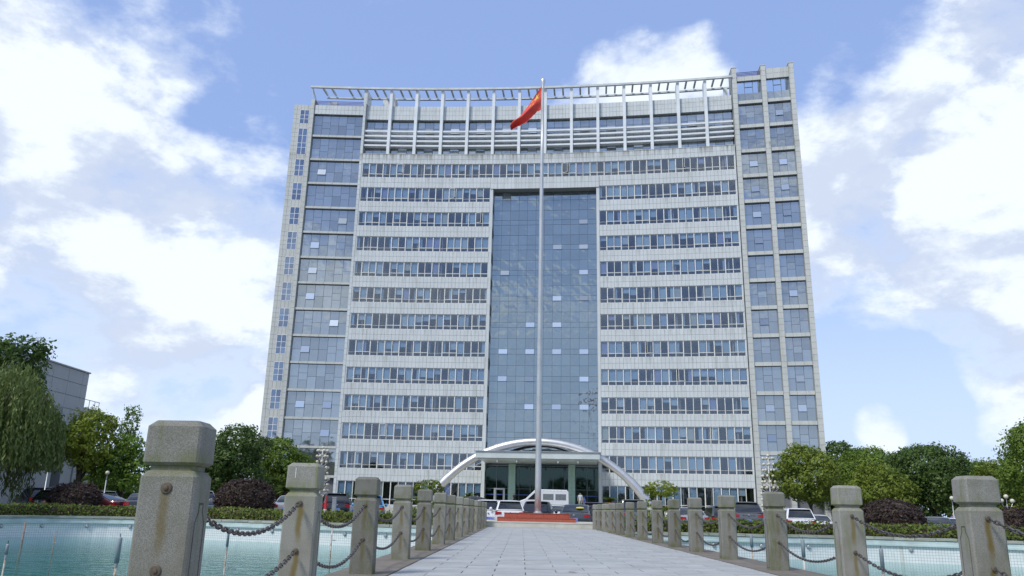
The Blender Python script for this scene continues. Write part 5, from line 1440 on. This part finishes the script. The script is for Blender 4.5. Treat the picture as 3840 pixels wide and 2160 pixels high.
    for sx in (-1, 1):
        def sp(yy, zz): return (sx*(wid(zz)+.010+ (.012 if zz < H-.2 else 0)), yy, zz)
        zt = H-.13; zl = zb+.05
        fr_ = [sp(yb+.05, zl), sp(g1-.42, zl), sp(r1+.03, zt), sp(yb+.05, zt)]
        rr_ = [sp(g0+.40, zl), sp(yb-.05, zl), sp(yb-.05, zt), sp(r0+.16, zt)]
        for q in (fr_, rr_): band(q if sx > 0 else q[::-1], 'side_window')
        # mirror
        mq = MB(); mq.sphere((sx*(hw+.10), g1-.55, zb+.10), .10, 8, 6); mq.v = [(a, g1-.55+(b-(g1-.55))*.6, c) for a, b, c in mq.v]; mq.build('mirror', paint_m, root, True)
        # tail lamp wraps the corner
        tl = MB(); hgt = .17 if kind in ('suv', 'hatch', 'mpv') else .17; zl0 = dz-.10-hgt if kind in ('sedan', 'coupe') else dz-.27
        q = [(sx*hw*.985, .22, zl0), (sx*hw*.90, -.005, zl0), (sx*hw*.60, -.035, zl0+.03), (sx*hw*.60, -.03, zl0+hgt-.02), (sx*hw*.90, -.0, zl0+hgt), (sx*hw*.985, .22, zl0+hgt)]
        qi = [(a*.9, b+.12, c) for a, b, c in q]
        tl.add(q+qi, [(0, 1, 4, 5), (1, 2, 3, 4), (2, 8, 9, 3), (0, 5, 11, 6), (5, 4, 3, 9, 11), (0, 6, 8, 2, 1)]); tl.build('tail_light', MT['tail'], root)
        hl = MB().box((sx*hw*.70, L-.13, hd-.30), (.36, .28, .13)).build('headlight', MT['lens'], root)
        if rails:
            MB().tube([(sx*wt*.92, r0+.1, H-.03), (sx*wt*.92, r0+.25, H+.05), (sx*wt*.92, r1-.2, H+.05), (sx*wt*.92, r1, H-.04)], .022, 5).build('roof_rail', MT['chrome'], root)
        for yy in (.80, L-.85):
            wv = obj('wheel', wheel_me, None, root); wv.location = (sx*(hw-.11), yy, .325); wv.rotation_euler = (0, sx*math.pi/2, 0)
            rm = obj('rim', rim_me, None, wv)
    pz = dz-.36 if kind in ('sedan', 'coupe') else .62
    MB().box((0, -.035, pz), (.46, .03, .15)).build('number_plate', MT['plate'], root)
    em = MB(); em.lathe([(.055, 0), (.055, .012), (.02, .016)], 12); em.v = [(a, -.03-c, dz-.16+b) for a, b, c in em.v]; em.build('badge', MT['chrome'], root)
    if letters:
        for k in range(5): MB().box((-.3+.15*k, -.028, dz-.14), (.07, .02, .05)).build('badge_letter', MT['chrome'], root)
    MB().box((0, .02, .42), (W*.86, .12, .12)).build('bumper_trim', MT['trim'], root)
    if kind in ('suv', 'hatch', 'mpv') and spoiler:
        MB().box((0, r0-.06, H-.05), (wt*1.8, .22, .035)).build('spoiler', paint_m, root)
    return root
def cpx(px, Y): return at(px, 1900, Y).x
car('hatch', MT['p_white'], cpx(1914, 46.2), 46.2, .10, 'white hatchback with red tail lights directly behind the red podium', GZ+.08)
car('suv', MT['p_white'], cpx(1832, 48.6), 48.6, .02, 'white off-roader half hidden by the white hatchback and left posts', GZ-.08)
car('suv', MT['p_black'], cpx(2012, 47.2), 47.2, -.08, 'dark off-roader directly behind the flagpole', GZ-.12)
car('sedan', MT['p_white'], cpx(2090, 54), 54, .05, 'white saloon between the flagpole and the slate saloon', GZ-.05)
c15 = car('sedan', MT['p_slate'], cpx(2152, 45.0), 45.0, -.16, 'slate-grey saloon just right of the red podium', GZ-.05)
MB().lathe([(.02, .0), (.22, .03), (.26, .05), (.2, .11), (.02, .13)], 12, (.25, 1.02, 1.20)).build('yellow_cushion', MT['yellow'], c15)
car('suv', MT['p_purple'], cpx(2232, 50.5), 50.5, -.05, 'plum off-roader behind the far end of the right posts', GZ-.08)
car('mpv', MT['p_grey'], cpx(2378, 54), 54, -.04, 'large grey people carrier behind the right posts, left of the bright cloud-pruned tree', GZ+.02)
car('suv', MT['p_red'], cpx(2302, 58), 58, .0, 'dark red off-roader almost hidden left of the grey people carrier', GZ)
car('sedan', MT['p_silver'], cpx(2606, 47.5), 47.5, .03, 'silver saloon with red tail lights between the fourth and sixth right posts', GZ-.05)
car('suv', MT['p_slate'], cpx(2722, 53), 53, .0, 'dark off-roader behind the fourth right post', GZ-.08)
car('suv', MT['p_grey'], cpx(2806, 48.2), 48.2, -.05, 'grey off-roader with tailgate lettering left of the third right post', GZ+.12, letters=True)
car('suv', MT['p_white'], cpx(3002, 50.5), 50.5, -.14, 'white off-roader between the second and third right posts', GZ-.16, rails=True)
car('sedan', MT['p_white'], cpx(3082, 56), 56, -.1, 'white saloon just right of the white off-roader', GZ-.28)
car('sedan', MT['p_black'], cpx(3512, 48.0), 48.0, -.42, 'black saloon right of the wide purple shrub', GZ-.28)
car('sedan', MT['p_white'], cpx(3575, 55), 55, -.3, 'white saloon mostly hidden by the nearest right post', GZ-.3)
car('suv', MT['p_purple'], cpx(3850, 46), 46, -.4, 'plum off-roader cut by the right edge of the picture', GZ-.35)
# left side
car('hatch', MT['p_navy'], cpx(140, 49.0), 49.0, -.5, 'navy hatchback beside the willow, left of the round purple shrub', GZ+.10, s=1.04)
car('suv', MT['p_black'], cpx(165, 55), 55, .8, 'black off-roader with a roof rack behind the navy hatchback', GZ+.15, rails=True)
car('coupe', MT['p_maroon'], cpx(466, 49.0), 49.0, 1.28, 'maroon car with a chrome window line right of the far left shrub', GZ+.06)
car('suv', MT['p_silver'], cpx(400, 56), 56, .9, 'silver off-roader roof showing above the maroon car', GZ+.05)
car('sedan', MT['p_black'], cpx(520, 48.5), 48.5, .35, 'black saloon half hidden by the nearest left post', GZ+.06)
car('suv', MT['p_white'], cpx(765, 55), 55, .75, 'white off-roader just right of the nearest left post', GZ+.2)
car('sedan', MT['p_navy'], cpx(815, 49.5), 49.5, .25, 'dark saloon in front of the white off-roader by the nearest left post', GZ-.12)
car('sedan', MT['p_silver'], cpx(1075, 48.6), 48.6, .12, 'silver saloon right of the purple shrub between the nearest left posts', GZ+.14)
car('suv', MT['p_black'], cpx(1262, 54.5), 54.5, .3, 'black off-roader behind the traffic cone between the second and third left posts', GZ+.2)
car('suv', MT['p_blue'], cpx(1385, 48.8), 48.8, .18, 'light blue off-roader behind the third left post', GZ+.05)
car('sedan', MT['p_silver'], cpx(1330, 62), 62, .9, 'silver saloon roof behind the light blue off-roader', GZ+.1)
car('coupe', MT['p_black'], cpx(1868, 66), 66, 1.45, 'dark coupe parked side-on behind the white hatchback', GZ+.62)

def van():
    p = cpx(2040, 86); root = empty('white_van', (p, 86, 0.30)); root.rotation_euler = (0, 0, math.radians(90)); tag(root, 'white high-roof van with a green stripe parked at the entrance', 'van')
    L, hw = 5.6, .98          # nose at +y, rear at y=-2.4 (side faces the viewer)
    prof = [(-2.5, .40), (-2.56, .9), (-2.52, 2.35), (-2.35, 2.58), (.75, 2.60), (1.02, 2.50), (1.95, 1.62), (2.75, 1.32), (3.0, 1.05), (3.03, .55), (2.9, .40)]
    m = MB(); v = []
    for sx, k in ((-hw, 1), (-hw+.06, 1), (hw-.06, 1), (hw, 1)):
        ins = .05 if abs(sx) == hw else 0
        for (yy, zz) in prof: v.append((sx, yy*(1-.012*(ins > 0)), zz-(ins if zz > 1 else -ins)))
    n = len(prof); f = []
    for i in range(3):
        for k in range(n): f.append((i*n+k, i*n+(k+1) % n, (i+1)*n+(k+1) % n, (i+1)*n+k))
    f.append(tuple(reversed(range(n)))); f.append(tuple(3*n+k for k in range(n)))
    m.add(v, f); m.build('body', MT['p_white'], root)
    for sx in (-1, 1):
        for (a, b, z0, z1) in ((-2.25, -1.15, 1.55, 2.15), (-.95, .15, 1.55, 2.15)):
            MB().box((sx*(hw+.004), (a+b)/2, (z0+z1)/2), (.02, b-a, z1-z0)).build('side_window', MT['van_glass'], root)
        q = [(sx*(hw+.012), .45, 1.55), (sx*(hw+.012), 1.75, 1.55), (sx*(hw+.012), 1.05, 2.2), (sx*(hw+.012), .45, 2.2)]
        mm = MB(); mm.add(q if sx > 0 else q[::-1], [(0, 1, 2, 3)]); mm.build('cab_window', MT['car_glass'], root)
        MB().box((sx*(hw+.004), -.6, .98), (.016, 3.5, .20)).build('green_stripe', MT['green_stripe'], root)
        for yy in (-1.55, 2.05):
            w_ = obj('wheel', wheel_me, None, root); w_.location = (sx*(hw-.1), yy, .36); w_.rotation_euler = (0, sx*math.pi/2, 0); w_.scale = (1.1, 1.1, 1.2); obj('rim', rim_me, None, w_)
        for k in range(8): MB().box((sx*(hw+.002), -2.1+.36*k, 2.46), (.012, .18, .07)).build('roof_lettering_mark', MT['lens'], root)  # small pale blocks standing for the lettering along the roof edge
    mm = MB(); mm.add([(-.8, 1.14, 2.41), (-.8, 1.93, 1.66), (.8, 1.93, 1.66), (.8, 1.14, 2.41)], [(0, 1, 2, 3)]); mm.v = [(a, b+.01, c+.012) for a, b, c in mm.v]; mm.build('windscreen', MT['car_glass'], root)
van_o = van()

# ------------------------------------------------------------------ people (one continuous skinned body each)
def person(x, y, z, h, rz, shirt, trousers, label, stride=.1, arm=.06):
    J = {'pel': (0, 0, .53), 'sp': (0, 0, .64), 'ch': (0, 0, .75), 'nk': (0, .005, .835), 'hd': (0, .012, .885), 'tp': (0, .012, .955),
         'hl': (.055, 0, .50), 'kl': (.06, stride*.6, .28), 'al': (.06, -stride*.3, .045), 'tl': (.065, -stride*.3+.07, .018),
         'hr': (-.055, 0, .50), 'kr': (-.06, -stride*.2, .28), 'ar': (-.06, -stride, .05), 'tr': (-.065, -stride+.07, .018),
         'sl': (.105, 0, .80), 'el': (.135, -.01, .645), 'wl': (.145, .05, .50), 'fl': (.143, .07, .445),
         'sr': (-.105, 0, .80), 'er': (-.135, -.02, .645), 'wr': (-.14, arm, .51), 'fr': (-.138, arm+.02, .455)}
    Rr = {'pel': .085, 'sp': .075, 'ch': .092, 'nk': .034, 'hd': .052, 'tp': .042, 'hl': .058, 'kl': .038, 'al': .024, 'tl': .022, 'hr': .058, 'kr': .038, 'ar': .024, 'tr': .022,
          'sl': .042, 'el': .028, 'wl': .019, 'fl': .017, 'sr': .042, 'er': .028, 'wr': .019, 'fr': .017}
    E = [('pel', 'sp'), ('sp', 'ch'), ('ch', 'nk'), ('nk', 'hd'), ('hd', 'tp'), ('pel', 'hl'), ('hl', 'kl'), ('kl', 'al'), ('al', 'tl'), ('pel', 'hr'), ('hr', 'kr'), ('kr', 'ar'), ('ar', 'tr'), ('ch', 'sl'), ('sl', 'el'), ('el', 'wl'), ('wl', 'fl'), ('ch', 'sr'), ('sr', 'er'), ('er', 'wr'), ('wr', 'fr')]
    keys = list(J); me = bpy.data.meshes.new('body'); me.from_pydata([tuple(c*h for c in J[k]) for k in keys], [(keys.index(a), keys.index(b)) for a, b in E], [])
    o = bpy.data.objects.new('tmp_body', me); COL.objects.link(o)
    md = o.modifiers.new('s', 'SKIN'); md.use_smooth_shade = True
    sv = me.skin_vertices[0].data
    for i, k in enumerate(keys): sv[i].radius = (Rr[k]*h*(1.15 if k in ('ch', 'pel', 'sp') else 1), Rr[k]*h*(.8 if k in ('ch', 'pel', 'sp') else 1)); sv[i].use_root = (k == 'pel')
    sb = o.modifiers.new('ss', 'SUBSURF'); sb.levels = 1; sb.render_levels = 1
    dg = bpy.context.evaluated_depsgraph_get(); ev = bpy.data.meshes.new_from_object(o.evaluated_get(dg))
    bpy.data.objects.remove(o)
    for mm in (shirt, trousers, MT['skin'], MT['hair']): ev.materials.append(mm)
    for p in ev.polygons:
        c = p.center/h
        if c.z > .925 or (c.z > .875 and c.y < -.005): p.material_index = 3
        elif c.z > .825: p.material_index = 2
        elif c.z < .52 and abs(c.x) < .115: p.material_index = 1
        elif abs(c.x) > .12 and c.z < .65: p.material_index = 2
        else: p.material_index = 0
        p.use_smooth = True
    ob = bpy.data.objects.new('person', ev); COL.objects.link(ob); ob.location = (x, y, z); ob.rotation_euler = (0, 0, rz); tag(ob, label, 'person', None); return ob
yp = 86.0
person(cpx(2176, yp), yp, GE, 1.72, math.pi*.95, MT['shirt_pale'], MT['trouser'], 'person in a pale shirt and beige trousers walking out of the entrance', .12)
person(cpx(2190, yp+.8), yp+.8, GE, 1.3, math.pi, MT['shirt_blue'], MT['trouser_dark'], 'smaller person in blue beside the one in the pale shirt', .06)
person(cpx(1927, 84), 84, GE-.15, 1.70, 1.2, MT['shirt_dark'], MT['trouser_dark'], 'person in dark clothes behind the white hatchback')
person(cpx(1792, 80), 80, .45, 1.70, 1.0, MT['shirt_pale'], MT['trouser_dark'], 'person in a white shirt beside the palm left of the entrance', .12)
person(cpx(3572, 60), 60, GZ-.12, 1.68, 0, MT['shirt_blue'], MT['trouser_dark'], 'person in blue beside the nearest right post')

# ------------------------------------------------------------------ small things
p = cpx(1220, 46.3); cn = empty('traffic_cone', (p, 46.3, .5)); cn.location.z = GZ; tag(cn, 'tall red and white traffic cone beside the second left post', 'cone')
cn.scale = (.62, .62, 1.0)
MB().lathe([(.24, 0), (.24, .05), (.20, .06)], 8).build('base', MT['trim'], cn); MB().lathe([(.19, .06), (.165, .50)], 14).build('lower_cone', MT['cone_red'], cn); MB().lathe([(.166, .50), (.148, .85)], 14).build('white_band', MT['white_paint'], cn); MB().lathe([(.147, .85), (.06, 1.55), (.045, 1.58)], 14).build('upper_cone', MT['cone_red'], cn)
bo = empty('grey_bollard', (cpx(1253, 46.6), 46.6, GZ)); tag(bo, 'plain pale grey box post standing right of the traffic cone', 'bollard')
MB().box((0, 0, .74), (.22, .2, 1.48)).build('post_box', MT['pvc'], bo); MB().box((0, 0, 1.5), (.25, .23, .05)).build('top_plate', MT['steel_dull'], bo)
# fountain pipes standing in the pools
def nozzle(px, py, Y, r, thick, kind, label, lean=0.0):
    p = at(px, py, Y); h = p.z+1.70; root = empty('fountain_pipe', (p.x, Y, -1.70)); tag(root, label, 'fountain pipe', 'fountain pipes standing in the pools')
    mt = {'w': 'pipe_white', 'r': 'pipe_rust'}[kind]
    MB().lathe([(r*.55, 0), (r*.55, h-thick)], 10).build('riser', MT[mt], root, True)
    if thick > .05:
        MB().lathe([(r, h-thick), (r, h-.02), (r*.8, h)], 12).build('nozzle_tube', MT['pvc'], root, True)
        MB().lathe([(r*.75, h-thick-.06), (r*.75, h-thick)], 10).build('collar', MT['steel_dull'], root)
        MB().lathe([(.006, h), (.006, h+.05)], 5).build('spigot', MT['trim'], root)
    MB().box((r*1.6, 0, h-thick-.35), (r*2.6, .03, .03)).build('valve', MT['steel_dull'], root)
nozzle(451, 2014, 12, .034, .36, 'w', 'thick grey fountain pipe in the left pool beside the nearest left post')
nozzle(30, 2040, 13, .024, .16, 'w', 'rust-marked fountain pipe at the far left of the left pool')
nozzle(96, 1958, 33, .07, .0, 'r', 'rusty pipe against the far wall of the left pool')
nozzle(210, 1992, 27, .03, .0, 'r', 'thin rusty pipe in the left pool, before the far wall')
nozzle(858, 1990, 15, .024, .28, 'w', 'fountain pipe in the left pool between the two nearest left posts')
nozzle(1247, 1972, 24, .04, .05, 'w', 'thin fountain pipe in the left pool between the second and third left posts')
nozzle(2817, 2004, 24, .045, .35, 'w', 'fountain pipe in the right pool between the third and fourth right posts')
nozzle(3009, 2022, 22, .05, .45, 'w', 'fountain pipe in the right pool between the second and third right posts')
nozzle(3303, 2057, 15, .036, .36, 'w', 'thick grey fountain pipe in the right pool between the two nearest right posts')
#SPLIT5
